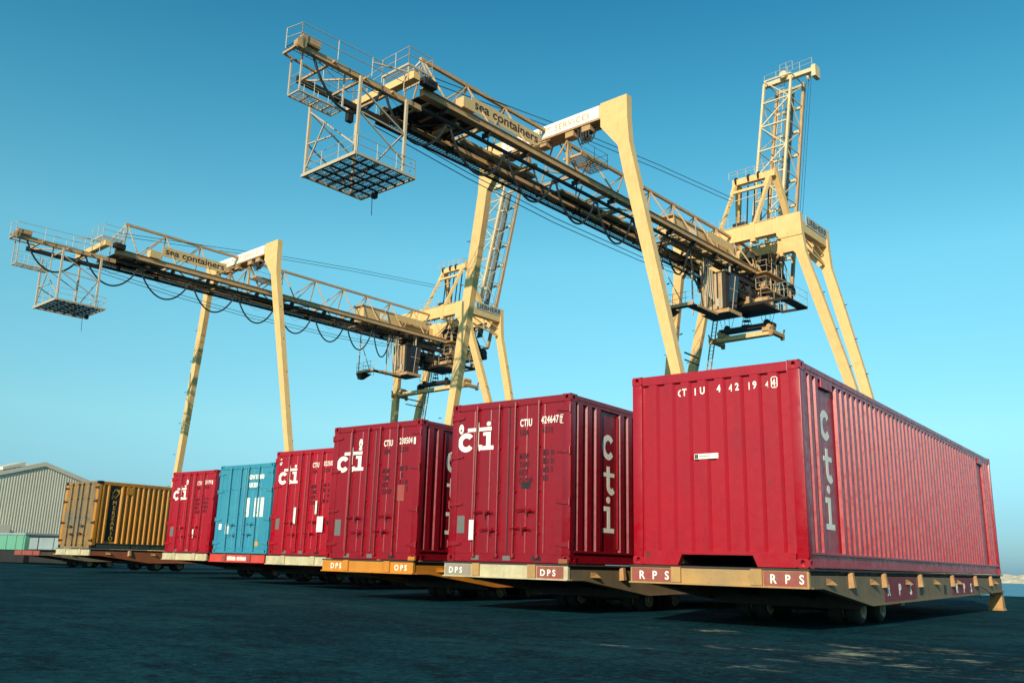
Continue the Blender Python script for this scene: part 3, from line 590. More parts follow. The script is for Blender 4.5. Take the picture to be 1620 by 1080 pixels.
def make_crane(t, spreader_len):
    EACH = {'girder_hanger', 'cross_member', 'platform_post', 'hinge_machinery', 'cab_hanger', 'platform_hanger', 'tie_strut', 'end_strut', 'service_duct', 'walkway_stringer', 'trolley_wheel', 'bogie_wheel', 'rail_bracket', 'beam_stiffener', 'step_bracket', 'house_window', 'end_winch'}
    def B(name, mat, mb, parent=t, sm=False):
        if name not in EACH: return mb.build(name, mat, parent, sm)
        for (vo, fo, nv, nf) in mb.p:
            x = MB(); x.add(mb.v[vo:vo+nv], [[i-vo for i in f] for f in mb.f[fo:fo+nf]]); o = x.build(name, mat, parent, sm)
        return o
    mir = lambda v: 2*VC-v
    # legs
    def leg(uf, side, halfu=.6, front=False):
        if uf(0) < 50: secs = [(.6, -25.2, -24.5), (10.8, -27.35, -26.7), (18.3, -28.95, -28.15), (24.0, -30.2, -29.27), (26.4, -30.65, -29.75), (28.1, -32.0, -29.87), (29.8, -32.0, -29.9)]
        else: secs = [(.6, -24.9, -24.2), (16.7, -28.4, -27.55), (22.3, -29.75, -28.85), (26.6, -30.75, -29.9), (28.5, -32.35, -30.05), (30.25, -32.35, -30.1)]
        rings = []
        for z, vi, vo in secs:
            if side < 0: vi, vo = mir(vi), mir(vo)
            uc = uf(z); hu = halfu
            rings.append([LC(uc-hu, vi, z), LC(uc-hu, vo, z), LC(uc+hu, vo, z), LC(uc+hu, vi, z)])
        m = MB(); m.loft(rings); o = B('leg', CRANE, m)
        # bolted flange, step irons
        f = MB(); k = 7.4; i0 = 0; (z0_, a0, b0), (z1_, a1, b1) = secs[0], secs[1]; q_ = (k-z0_)/(z1_-z0_); va, vb = a0+(a1-a0)*q_-.09, b0+(b1-b0)*q_+.09
        if side < 0: va, vb = mir(va), mir(vb)
        cube(f, uf(k)-halfu-.09, uf(k)+halfu+.09, va, vb, k-.06, k+.06); B('flange', CRANE, f, o)
        f = MB(); zj = 28.2; vi, vo = (-32.0, -29.83) if side > 0 else (mir(-32.0), mir(-29.83))
        if uf(0) > 50: vi -= side*.38; vo -= side*.19; cube(f, uf(zj)-halfu-.03, uf(zj)+halfu+.03, vi, vo, zj-.03, zj+.03); B('flange', CRANE, f, o)
        f = MB()
        for i in range(1, 8):
            z = 3.2*i+.5; k = (z-.6)/(26.7-.6); vo = -23.9+(-29.75+23.9)*k
            if side < 0: vo = mir(vo)
            p = LC(uf(z)-halfu*.6, vo, z); f.bar(p, p+Vector((side*.22, -.1, 0)), .07, .05)
        B('step_bracket', STEEL, f, o)
    uA = lambda z: 44.0+max(0, 27-z)*.047; uF = lambda z: 70.6+max(0, (28-z))*.17; uR = lambda z: 76.2
    for s_ in (1, -1): leg(uA, s_, .27); leg(uF, s_, .27); leg(uR, s_, .27)
    # bogies with wheels and rails end
    for uc in (45.25, 75.7):
        for s_ in (1, -1):
            v = -24.4 if s_ > 0 else mir(-24.4)
            m = MB(); cube(m, uc-.5, uc+.5, v-2.2, v+2.2, .05, .75, .03); cube(m, uc-.35, uc+.35, v-1.8, v-.3, -.45, .0, .02); cube(m, uc-.35, uc+.35, v+.3, v+1.8, -.45, .0, .02); b = B('bogie', CRANE, m)
            w_ = MB()
            for dv in (-1.5, -.6, .6, 1.5): w_.lathe([(-.1, .05), (-.1, .26), (.1, .26), (.1, .05)], LC(uc, v+dv, -.46), (0, 1, 0), 16)
            B('bogie_wheel', STEEL, w_, b)
    # landside crossbeam with white lettered panel
    m = MB(); cube(m, 43.72, 44.3, mir(-32.0), -31.98, 28.72, 29.7, .02); m2 = B('crossbeam', CRANE, m)
    m = MB(); cube(m, 43.62, 44.9, mir(-32.02), -32.02, 28.62, 28.72); B('beam_flange', TAN, m, m2)  # darker tan puts underside shade into the colour of this cream flange
    m = MB(); cube(m, 43.66, 43.70, mir(-32.1), -32.1, 28.78, 29.66); B('sign_panel', WHITE, m, m2)
    text('DUBAI PORT SERVICES', .62, FRONT(*(LC(43.655, -40.35, 29.0))), GOLD, m2, bold=.004, sx=1.0, space=1.22)
    m = MB()
    for v in (-33.2, -34.6, -37.0, -38.7):
        cube(m, 43.7, 44.4, v-.35, v+.35, 28.2, 28.62, .02)
    for v in (-34.95, FAR):
        m.bar(LC(44, v, 28.2), LC(44, v, 26.1), .16)
        m.bar(LC(44, v+.0, 28.2), LC(45.3, v, 26.1), .1); m.bar(LC(44, v, 28.2), LC(42.7, v, 26.1), .1)
    B('girder_hanger', TAN, m)
    m = MB()
    for i in range(5): v = -33.9+.22*i; m.tube([LC(43.8, v, 28.6), LC(43.75, v+.05, 27.8), LC(43.9, v+.12, 27.4), LC(44.1, v+.2, 27.8), LC(44.2, v+.22, 28.5)], .06, 8)
    m.lathe([(-.1, .1), (-.1, .32), (.1, .32), (.1, .1)], LC(44, -33.4, 28.0), (1, 0, 0), 16)
    B('cable_festoon', STEEL, m, t, True)
    # waterside crossbeams, side beams, lettered plate
    for uc, zb in ((70.6, 28.75), (76.2, 28.9)):
        m = MB(); cube(m, uc-.33, uc+.33, mir(-32.33), -32.33, zb, 30.15, .02); o = B('crossbeam', CRANE, m)
        m = MB()
        for v in (-34.55, mir(-34.55)): cube(m, uc-.42, uc+.42, v-.22, v+.22, zb-.3, 30.25, .01)
        B('beam_stiffener', CRANE, m, o)
        m = MB(); cube(m, uc-.4, uc+.4, mir(-32.3), -32.32, 30.15, 30.2); B('beam_flange', STEEL if uc > 75 else CRANE, m, o)
    for s_ in (1, -1):
        v = -30.45 if s_ > 0 else mir(-30.45)
        m = MB(); cube(m, 70.9, 75.9, v-.4, v+.3, 28.6, 29.6, .02); o = B('side_beam', CRANE, m)
        m = MB(); m.bar(LC(71.1, v, 27.6), LC(75.8, v, 26.9), .14); m.bar(LC(71.1, v, 28.5), LC(75.8, v, 27.0), .12); m.bar(LC(73.4, v, 28.6), LC(73.3, v, 27.2), .1); m.bar(LC(73.4, v, 28.6), LC(75.8, v, 27.9), .1); B('tie_strut', CRANE, m)
        if s_ > 0:
            m = MB(); cube(m, 71.6, 76.2, v+.31, v+.35, 29.35, 30.25); sp = B('name_plate', NAMEP, m, o); text('LIEBHERR', .80, SIDE(*LC(71.75, v+.355, 29.52)), GLYPH, sp, bold=.02, fit=4.2)
    # twin main girders with rail flanges
    for v, s_ in ((NEAR, 1), (FAR, -1)):
        ue = 72.6
        m = MB(); cube(m, 30.6, ue, v-.14, v+.14, 25.74, 26.16); cube(m, 30.6, ue, v-.24, v+.24, 26.16, 26.19); cube(m, 30.6, ue, v-.26, v+.26, 25.70, 25.74); g = B('main_girder', TAN, m)
        m = MB(); us = 22.3 if s_ > 0 else 24.4; cube(m, us, 30.9, v-s_*.36-.07, v-s_*.36+.07, 25.0, 25.32); cube(m, us, 30.9, v-s_*.36-.14, v-s_*.36+.14, 24.96, 25.0); B('tip_rail', TAN if s_ > 0 else STEEL, m)
        m = MB(); cube(m, 30.9, ue, v-s_*.42-.05, v-s_*.42+.05, 25.2, 25.36); cube(m, 30.9, ue, v-s_*.42-.1, v-s_*.42+.1, 25.16, 25.2); B('trolley_rail', STEEL, m)
        m = MB()
        for u in CH[:-1]: cube(m, u+.25, u+.35, v-s_*.5, v+s_*.2, 25.36, 25.7)
        B('rail_bracket', STEEL, m, g)
    # walkway inside, dark stringers
    m = MB(); cube(m, 31, 72, -39.55, -39.45, 25.6, 25.75); cube(m, 31, 72, -37.62, -37.5, 25.55, 25.75); cube(m, 31, 72, -35.95, -35.87, 25.5, 25.66); B('walkway_stringer', STEEL, m)
    m = MB(); grating(m, 31, 72, -39.5, -38.75, 25.75, .14, .05); B('walkway', STEEL, m)
    m = MB(); rail(m, [(31, -39.5, 25.75), (43, -39.5, 25.75)], step=2.0); rail(m, [(45.5, -39.5, 25.75), (69, -39.5, 25.75)], step=2.0); B('handrail', RAILC, m)
    m = MB()
    for i, u in enumerate(CH[:-1]):
        if not (29 < u < 31): cube(m, u+.22, u+.42, FAR, NEAR, 26.0, 26.18)
        if i < 9:
            a, b = (NEAR, FAR) if i % 2 else (FAR, NEAR); m.bar(LC(u+.3, a, 26.02), LC(CH[i+1]+.3, b, 26.02), .09)
        if i % 2 == 0: cube(m, u+1.6, u+1.9, -37.5, -35.4, 25.3, 25.55)
    B('cross_member', TAN, m)
    # underside decking over the landside quarter
    m = MB(); cube(m, 30.8, 35.6, -38.3, -35.3, 25.86, 25.92); B('underside_deck', STEEL, m)
    m = MB(); 
    for u in (31.5, 32.7, 33.9, 35.1): cube(m, u, u+.1, -38.4, -35.2, 25.72, 25.86)
    cube(m, 36, 43, -37.3, -36.9, 25.6, 25.8); cube(m, 46, 56, -38.0, -37.0, 25.7, 25.85); B('service_duct', TAN, m)
    # top chord and bracing
    m = MB(); m.bar(LC(31.9, MID, 29.35), LC(74.2, MID, 29.35), .21); B('top_chord', TAN, m)
    for i, u in enumerate(CH):
        for v in (NEAR, FAR):
            g = min(u+.45, 72.4)
            dm = MB(); dm.tube([LC(u, MID, 29.3), LC(g, v, 26.18)], .062, 7); B('truss_diagonal', TAN, dm, t, True)
            if i < len(CH)-1:
                dm = MB(); dm.tube([LC(CH[i+1], MID, 29.3), LC(u+.75, v, 26.18)], .055, 7); B('truss_diagonal', TAN, dm, t, True)
    m = MB(); m.bar(LC(32.0, MID, 29.3), LC(31.0, NEAR, 27.1), .08); m.bar(LC(32.0, MID, 29.3), LC(31.0, FAR, 27.1), .08); B('end_strut', RAILC, m)
    # the two name boards
    m = MB(); cube(m, 35.2, 41.8, -35.60, -35.56, 26.92, 27.88); sp = B('sign_board', HOUSE, m); text('sea containers', .86, SIDE(*LC(35.45, -35.555, 27.2)), GLYPH, sp, bold=.018, fit=6.1)
    m = MB(); cube(m, 64.0, 68.6, -35.60, -35.56, 27.1, 27.85); sp = B('sign_board', HOUSE, m)
    # machinery house inside the truss
    m = MB(); cube(m, 59.6, 69.8, -37.7, -36.15, 26.25, 27.9, .03); mh = B('machinery_house', HOUSE, m)
    m = MB(); cube(m, 59.3, 70.1, -37.8, -36.05, 27.9, 28.02); B('house_roof', TAN, m, mh)
    m = MB(); cube(m, 62.0, 63.2, -36.14, -36.12, 26.9, 27.6); B('house_window', WHITE, m, mh)
    m = MB(); cube(m, 33.6, 34.6, -35.3, -34.6, 26.2, 26.9, .02); B('electric_box', HOUSE, m)
    # landside tip: rails, transverse beam, platforms
    m = MB(); cube(m, 29.35, 29.85, -40.4, -34.3, 26.05, 26.5, .02); B('end_crossbeam', CRANE, m)
    m = MB(); cube(m, 29.4, 29.8, -40.4, -40.1, 25.4, 26.05); m.lathe([(-.2, .05), (-.2, .25), (.25, .25), (.25, .05)], LC(30.6, -34.5, 26.4), (0, 1, 0), 14); cube(m, 30.2, 31.2, -34.75, -34.3, 26.1, 26.55, .02); B('end_winch', STEEL, m, t, True)
    m = MB(); grating(m, 22.4, 29.2, -36.2, -35.35, 25.35, .2, .03); B('walkway', STEEL, m)
    m = MB()
    for u in (24.6, 26.7, 28.6): cube(m, u, u+.12, FAR+.2, NEAR-.1, 25.1, 25.22)
    m.bar(LC(22.5, -36.6, 25.15), LC(22.5, NEAR-.2, 25.15), .12); m.bar(LC(24.7, -36.8, 25.15), LC(22.6, -36.6, 25.15), .1); m.bar(LC(24.7, FAR+.3, 25.15), LC(26.8, NEAR-.2, 25.15), .08)
    B('cross_member', TAN, m)
    m = MB(); rail(m, [(22.4, -36.3, 25.3), (22.4, -34.9, 25.05), (29.2, -34.9, 25.3)], step=2.2, h=1.15); B('handrail', RAILC, m)
    m = MB(); m.lathe([(-.12, .05), (-.12, .28), (.12, .28), (.12, .05)], LC(22.5, NEAR-.1, 25.15), (1, 0, 0), 16); cube(m, 22.6, 23.7, -35.4, -35.1, 25.35, 25.75); B('end_sheave', TAN, m, t, True)
    m = MB(); grating(m, 29.2, 31.0, -36.9, -34.6, 27.0, .16, .03); cube(m, 29.18, 29.26, -36.9, -34.6, 26.9, 27.02); cube(m, 30.96, 31.04, -36.9, -34.6, 26.9, 27.02); cube(m, 29.2, 31, -34.66, -34.58, 26.88, 27.0); B('platform', RAILC, m)
    m = MB(); rail(m, [(29.2, -36.9, 27), (29.2, -34.6, 27), (31, -34.6, 27), (31, -36.9, 27)], step=1.4); rail(m, [(27.0, -39.5, 26.3), (29.2, -39.5, 26.3), (29.2, -36.9, 26.6)], step=1.1); B('handrail', RAILC, m)
    m = MB()
    for u, v in ((29.3, -36.8), (29.3, -34.7), (30.9, -34.7), (30.9, -36.8)): m.bar(LC(u, v, 26.1), LC(u, v, 26.95), .08)
    m.bar(LC(29.3, -34.7, 26.5), LC(27.2, -35.2, 26.3), .07); B('platform_post', RAILC, m)
    # hanging maintenance cage
    m = MB(); z = 20.55
    for (u, v) in ((26.3, -35.0), (29.55, -35.0), (26.3, -39.45), (29.55, -39.45)): m.bar(LC(u, v, z), LC(u, v, 25.0), .15)
    for a, b in (((26.3, -35, 23.0), (29.55, -35, 21.3)), ((26.3, -35, 24.4), (29.55, -35, 22.9)), ((26.3, -35, 23.0), (29.55, -35, 22.85)), ((26.3, -39.45, 24.4), (26.3, -35, 21.0)), ((26.3, -37.9, 23.3), (26.3, -39.4, 21.0)), ((26.3, -39.4, 22.4), (26.3, -37, 22.2)),
                 ((26.3, -39.45, 24.4), (29.55, -39.45, 22.8)), ((26.3, -39.45, 22.4), (29.55, -39.45, 20.9)), ((29.55, -35, 23), (29.55, -39.45, 21))): m.bar(LC(*a), LC(*b), .07)
    cg = B('maintenance_cage', RAILC, m)
    m = MB(); cube(m, 26.15, 26.3, -39.6, -34.85, z-.14, z+.04); cube(m, 30.3, 30.42, -39.6, -34.85, z-.1, z+.04); cube(m, 26.3, 30.3, -34.97, -34.85, z-.1, z+.04); cube(m, 26.3, 30.3, -39.6, -39.48, z-.1, z+.04); B('cage_frame', RAILC, m, cg)
    m = MB(); grating(m, 26.3, 30.3, -39.5, -35, z+.02, .15, .03)
    for v in (-38.7, -37.95, -37.2, -36.45, -35.7): cube(m, 26.3, 30.3, v-.04, v+.04, z-.1, z)
    for u in (27.1, 27.9, 28.7, 29.5): cube(m, u-.04, u+.04, -39.5, -35, z-.1, z)
    B('cage_floor', STEEL, m, cg)
    m = MB(); rail(m, [(26.3, -35, z), (26.3, -39.5, z), (30.35, -39.5, z), (30.35, -34.9, z), (26.3, -34.9, z)], step=1.5, h=1.0, r=.022); B('handrail', RAILC, m, cg)
    m = MB(); cube(m, 30.1, 30.35, -38.3, -38.0, z-.4, z-.1); m.tube([LC(29.7, -37.7, z-.1), LC(29.7, -37.68, z-.9), LC(29.75, -37.7, z-1.7)], .02, 6); B('hanging_rope', STEEL, m, cg)
    # small basket under the tip
    z = 23.0; m = MB(); grating(m, 23.0, 25.7, -36.6, -35.65, z, .14, .03)
    for a in (23.0, 23.7, 24.35, 25.0, 25.7): cube(m, a-.03, a+.03, -36.6, -35.65, z-.07, z)
    cube(m, 23, 25.7, -35.7, -35.63, z-.08, z+.02); cube(m, 23, 25.7, -36.63, -36.56, z-.08, z+.02); bk = B('basket', RAILC, m)
    m = MB()
    for (u, v) in ((23, -35.65), (23, -36.6), (25.7, -35.65)): m.bar(LC(u, v, z), LC(u, v, 25.1), .08)
    rail(m, [(23, -36.6, z), (23, -35.65, z), (25.7, -35.65, z), (25.7, -36.6, z), (23, -36.6, z)], step=.9, h=1.0, r=.018); B('handrail', RAILC, m, bk)
    # service platform by the landside portal
    m = MB(); grating(m, 44.3, 47.3, -35.5, -34.0, 27.0, .13, .05); cube(m, 44.2, 44.3, -35.5, -33.95, 26.9, 27.05); cube(m, 44.3, 47.3, -34.03, -33.95, 26.9, 27.05); cube(m, 45.7, 45.8, -35.5, -34, 26.85, 26.97); o = B('platform', TAN, m)
    m = MB(); rail(m, [(44.3, -34, 27), (47.3, -34, 27), (47.3, -35.5, 27)], step=1.5, r=.02); B('handrail', RAILC, m, o)
    # festoon loops under the near rail
    hs = [23.3, 28.1, 33.1, 38.2, 43.05, 47.7, 52.3, 56.6, 60.4, 63.2]
    for i in range(len(hs)-1):
        a, b = hs[i], hs[i+1]; pts = []; dep = [2.15, 2.1, 2.15, 2.25, 2.3, 2.4, 2.4, 2.5, 2.7][i]
        for k in range(17):
            x = k/16; pts.append(LC(a+.15+(b-a-.3)*x, -35.3, 24.95-dep*(1-(2*x-1)**2)**.85))
        m = MB(); m.tube(pts, .075, 7); B('festoon_cable', CABLE, m, t, True)
        m = MB(); m.tube([LC(a+.1, -35.3, 25.0), LC((a+b)/2, -35.3, 23.9), LC(b-.1, -35.3, 25.0)], .012, 5); m.box(*[c for c in (LC(b, -35.3, 0).x-.08, LC(b, -35.3, 0).x+.08, LC(b, 0, 0).y-.15, LC(b, 0, 0).y+.15)], 24.85+H0, 25.0+H0); B('festoon_carrier', STEEL, m)
    # long ropes
    for dv in (-.12, .12):
        m = MB(); m.tube([LC(31.2, MID+dv, 28.15+dv), LC(42.2, MID+dv, 29.75+dv), LC(49, MID+dv, 30.8+dv), LC(58, MID+dv, 31.9+dv), LC(70.9, MID+dv, 33.2+dv)], .028, 6); B('stay_rope', ROPE, m, t, True)
        m = MB(); m.tube([LC(29.8, FAR+dv, 25.0+dv), LC(38, FAR+dv, 24.45+dv), LC(47, FAR+dv, 24.15+dv), LC(58, FAR+dv, 24.3+dv), LC(66, FAR+dv, 24.8+dv)], .028, 6); B('stay_rope', ROPE, m, t, True)
    # A frame on the waterside portal
    zt = 35.7
    for a, b, w_ in (((70.5, -34.4, 30.2), (72.9, -33.8, zt), .30), ((76.2, -33.3, 30.2), (72.9, -33.5, zt+.6), .52), ((70.5, -37.9, 30.2), (72.9, -37.3, zt), .28), ((76.2, -39.0, 30.2), (73.2, -37.3, zt), .5)):
        m = MB(); m.bar(LC(*a), LC(*b), w_); B('mast_leg', CRANE, m)
    m = MB(); m.bar(LC(72.9, -37.6, zt), LC(72.9, -33.3, zt), .5, .6); m.bar(LC(72.3, -37.6, zt-1.2), LC(72.3, -34, zt-1.2), .25); m.bar(LC(72.3, -37.5, zt-1.2), LC(72.9, -37.5, zt), .2); m.bar(LC(72.3, -34.1, zt-1.2), LC(72.9, -34.1, zt), .2); B('mast_head', CRANE, m)
    m = MB(); rail(m, [(72.4, -37.8, zt+.3), (72.4, -33.4, zt+.3), (73.4, -33.4, zt+.3)], step=.8, h=.7); m.bar(LC(71.2, -37.4, 33.1), LC(71.2, -34.0, 33.3), .07); B('handrail', RAILC, m)
    m = MB(); m.lathe([(-.9, .1), (-.9, .55), (-.8, .55), (-.8, .42), (.8, .42), (.8, .55), (.9, .55), (.9, .1)], LC(73.0, -34.9, 30.8), (1, 0, 0), 20); cube(m, 72.2, 74.0, -37.5, -36.2, 30.2, 31.4, .03)
    for i in range(5): v = -37.0+.7*i; m.bar(LC(72.6, v, 30.3), LC(72.9, v+.2, zt-.5), .10)
    B('boom_hoist_winch', STEEL, m, t, True)
    for v in (-37.2, -35.9, -34.9): 
        m = MB(); m.lathe([(-.06, .08), (-.06, .42), (0, .36), (.06, .42), (.06, .08)], LC(72.8, v, zt+.1), (1, 0, 0), 18); B('sheave', STEEL, m)
    m = MB(); rail(m, [(70.2, -38.6, 30.2), (70.2, -35.2, 30.2)], step=.8, h=.9, r=.02); B('handrail', RAILC, m)
    # raised waterside boom
    fu = lambda z: 78.2+(z-36.9)*.229; bu = lambda z: 80.9+(z-35)*.235
    zb, zt2 = 26.6, 50.5; lev = [26.6, 29.6, 32.6, 35.6, 38.6, 41.6, 44.6, 47.6, 50.5]
    vn, vf = -34.95, -37.95
    rb = MB()
    for v in (vn, vf): rb.bar(LC(fu(zb), v, zb), LC(fu(zt2), v, zt2-.4), .22)
    rbo = B('raised_boom', BOOMG, rb)
    for v in (vn, vf):
        m = MB(); m.bar(LC(bu(zb), v, zb), LC(bu(zt2), v, zt2+.2), .26, .36); B('boom_girder', TAN, m, rbo)
    m = MB()
    for i, z in enumerate(lev):
        m.bar(LC(fu(z), vn, z), LC(fu(z), vf, z), .13); m.bar(LC(bu(z), vn, z), LC(bu(z), vf, z), .24)
        for v in (vn, vf):
            m.bar(LC(fu(z), v, z), LC(bu(z), v, z), .09)
        if i < len(lev)-1:
            z2 = lev[i+1]
            for v in (vn, vf):
                a, b = (fu, bu) if i % 2 else (bu, fu); m.bar(LC(a(z), v, z), LC(b(z2), v, z2), .085)
            a, b = (vn, vf) if i % 2 else (vf, vn); m.bar(LC(fu(z), a, z), LC(fu(z2), b, z2), .10)
    B('boom_bracing', BOOMG, m, rbo)
    m = MB(); mu = lambda z: (fu(z)+bu(z))/2
    for v in (-36.9, -36.4): m.bar(LC(mu(zb), v, zb), LC(mu(zt2), v, zt2), .05)
    for i in range(80): z = zb+i*.3; m.bar(LC(mu(z), -36.9, z), LC(mu(z), -36.4, z), .03)
    B('boom_ladder', BOOMG, m, rbo)
    m = MB(); 
    for v in (-36.2, -35.7): m.loft([[LC(mu(z)+.6, v-.22, z), LC(mu(z)+.6, v+.22, z), LC(mu(z)+.66, v+.22, z), LC(mu(z)+.66, v-.22, z)] for z in (28, 49.5)])
    B('boom_walkway', GREYP, m, rbo)
    m = MB(); cube(m, 82.2, 82.7, -38.5, -33.0, 50.4, 50.85, .02); cube(m, 82.0, 83.2, -33.05, -32.6, 49.7, 51.0, .02); m.lathe([(-.1, .05), (-.1, .35), (.1, .35), (.1, .05)], LC(82.9, -33.7, 50.2), (1, 0, 0), 16); m.lathe([(-.3, .1), (-.3, .4), (.3, .4), (.3, .1)], LC(82.0, -36.0, 50.9), (0, 1, 0), 12); B('boom_head', BOOMG, m, rbo)
    m = MB(); rail(m, [(82.6, -38.5, 50.85), (82.2, -33.0, 50.85)], step=1.4, h=1.1); rail(m, [(82.4, -36.6, 51.4), (82.4, -35.2, 51.4)], step=.7, h=1.1); B('handrail', RAILC, m, rbo)
    for i, (v, uo) in enumerate(((-34.1, -.4), (-33.85, -.35), (-33.6, -.3))):
        m = MB(); m.tube([LC(bu(50)+uo-.9, v, 50), LC(bu(31)+uo-1, v-.1, 31.0)], .022, 5); B('boom_rope', ROPE, m, rbo)
    # trolley, hinge machinery
    m = MB(); cube(m, 66.8, 74.8, -38.3, -38.0, 24.5, 24.9); cube(m, 66.8, 74.8, -35.4, -35.1, 24.5, 24.9); cube(m, 66.8, 74.8, -35.35, -35.15, 23.6, 23.8)
    for k in range(5): m.bar(LC(67+1.6*k, -35.25, 23.7), LC(67.8+1.6*k, -35.25, 24.5), .12); m.bar(LC(68.6+1.6*k-.8*(k > 3), -35.25, 23.7), LC(67.8+1.6*k, -35.25, 24.5), .12)
    cube(m, 66.8, 67.5, -38.3, -35.1, 23.6, 24.9); cube(m, 74.2, 74.8, -38.3, -35.1, 23.6, 24.9); cube(m, 67.5, 74.2, -37.7, -35.7, 23.6, 23.9); cube(m, 68.5, 72.5, -38.2, -35.2, 23.0, 23.6)
    tr = B('trolley', STEEL, m)
    m = MB()
    for u in (67.5, 68.3, 73.3, 74.1):
        for v in (-38.1, -35.4): m.lathe([(-.1, .05), (-.1, .3), (.1, .3), (.1, .05)], LC(u, v, 24.75), (1, 0, 0), 14)
    B('trolley_wheel', STEEL, m, tr)
    m = MB(); cube(m, 69.0, 73.0, -36.9, -33.4, 22.3, 22.4); cube(m, 69.0, 69.12, -36.9, -31.0, 22.2, 22.42); cube(m, 72.88, 73, -33.4, -31.0, 22.2, 22.42); cube(m, 69.12, 72.88, -31.9, -31.0, 22.3, 22.4); pf = B('trolley_platform', STEEL, m, tr)
    m = MB(); cube(m, 69.8, 71.2, -35.9, -34.9, 22.45, 23.3, .03); m.lathe([(-.6, .1), (-.6, .35), (.6, .35), (.6, .1)], LC(70.6, -34.0, 22.9), (1, 0, 0), 16); m.lathe([(-.4, .1), (-.4, .28), (.4, .28), (.4, .1)], LC(72.0, -34.6, 22.8), (0, 1, 0), 14); B('hoist_motor', TAN, m, tr)
    m = MB(); rail(m, [(69, -36.9, 22.4), (69, -36.1, 22.4)], step=.8, r=.02); rail(m, [(69, -33.4, 22.4), (69, -31, 22.4), (73, -31, 22.4), (73, -33.5, 22.4)], step=1.6, r=.02, h=1.3); B('handrail', RAILC, m, tr)
    m = MB()
    for u, v in ((69.2, -36.7), (69.2, -34.5), (72.8, -36.7), (72.8, -34.5)): m.bar(LC(u, v, 22.4), LC(u, v, 24.0), .14)
    m.lathe([(-.3, .3), (.3, .22)], LC(69.4, -36.0, 22.6), (0, 0, 1), 12); B('platform_hanger', STEEL, m, tr)
    for k, (z, u0, u1) in enumerate(((25.9, 71.4, 75.4), (24.3, 71.2, 75.6))):
        m = MB(); cube(m, u0, u1, -34.9, -33.9, z-.08, z); o = B('hinge_platform', TAN, m)
        m = MB(); rail(m, [(u0, -34.9, z), (u0, -33.9, z), (u1, -33.9, z)], step=.9, r=.025, h=1.05); B('handrail', RAILC, m, o)
    m = MB(); rg = random.Random(11)
    for i in range(34):
        u = rg.uniform(71.5, 76.5); v = rg.uniform(-35.6, -34.1); z = rg.choice((23.0, 24.4, 26.0, 27.2))+rg.uniform(0, .3); h = rg.uniform(.4, 1.1); a = rg.uniform(.12, .3)
        if rg.random() < .5: cube(m, u, u+a*1.6, v, v+a, z, z+h, .01)
        else: m.tube([LC(u, v, z), LC(u+rg.uniform(-.3, .3), v, z+h)], a*.4, 10)
    B('hinge_machinery', TAN, m, t, True)
    m = MB(); cube(m, 74.8, 78.6, -38.6, -34.7, 25.0, 25.5); cube(m, 74.4, 75.0, -38.6, -34.7, 25.0, 28.6)
    for v in (-38.4, -34.9): m.bar(LC(75.5, v, 28.8), LC(78.0, v, 25.3), .3); m.bar(LC(76.2, v, 28.9), LC(76.2, v, 25.3), .25)
    m.lathe([(-.25, .1), (-.25, .5), (.25, .5), (.25, .1)], LC(77.6, -34.5, 25.6), (1, 0, 0), 16); B('boom_hinge', STEEL, m)
    m = MB()
    for a, b in (((74, -35, 26.2), (75.6, -34.6, 28.8)), ((74, MID, 29.3), (76, MID, 28.9)), ((74.0, MID, 29.3), (72.6, NEAR, 26.2))): m.bar(LC(*a), LC(*b), .14)
    B('end_strut', TAN, m)
    # driver's cab below the girders
    m = MB(); cube(m, 65.1, 67.0, -36.6, -35.4, 21.0, 24.2, .03); cube(m, 65.0, 65.6, -36.9, -34.6, 21.0, 24.3); cube(m, 64.95, 67.1, -36.9, -34.3, 20.7, 21.0, .02); cube(m, 64.95, 67.1, -36.7, -34.5, 24.2, 24.35); cab = B('operator_cab', STEEL, m); m = MB()
    for v in (-36.75, -36.2, -35.65, -35.1): cube(m, 64.9, 64.98, v-.13, v+.13, 21.05, 24.2)
    cube(m, 64.86, 67.12, -34.4, -34.28, 20.7, 21.02); cube(m, 64.86, 64.95, -36.9, -34.4, 20.7, 21.0); B('cab_panel', TAN, m, cab)
    m = MB(); m.loft([[LC(65.6, -35.39, 21.05), LC(67.0, -35.39, 21.05), LC(67.0, -34.75, 21.05), LC(65.6, -34.75, 21.05)], [LC(65.6, -35.39, 24.15), LC(67.0, -35.39, 24.15), LC(67.0, -34.35, 24.15), LC(65.6, -34.35, 24.15)]]); B('cab_window', GLASS, m, cab)
    m = MB()
    for v in (-36.5, -36.0, -35.5, -35.0): cube(m, 64.93, 64.99, v-.09, v+.09, 21.1, 24.2)
    m.bar(LC(66.3, -34.73, 21.1), LC(66.3, -34.33, 24.1), .05); m.bar(LC(65.6, -34.5, 22.9), LC(67, -34.5, 22.9), .05); cube(m, 64.9, 65.0, -35.4, -34.9, 21.3, 22.0); B('window_frame', RAILC, m, cab)
    m = MB()
    for v in (-37.0, -36.6): m.bar(LC(65.2, v, 24.3), LC(65.2, v, 25.6), .12); m.bar(LC(66.8, v+1.5, 24.3), LC(66.8, v+1.5, 25.6), .12)
    m.bar(LC(64.4, -37.4, 20.8), LC(64.4, -37.4, 25.5), .1)
    for i in range(5): m.tube([LC(63.0+.35*i, -35.5, 25.2), LC(63.1+.35*i, -35.55, 23.0), LC(63.2+.35*i, -35.5, 22.1-.1*i)], .05, 6)
    B('cab_hanger', RAILC, m, cab)
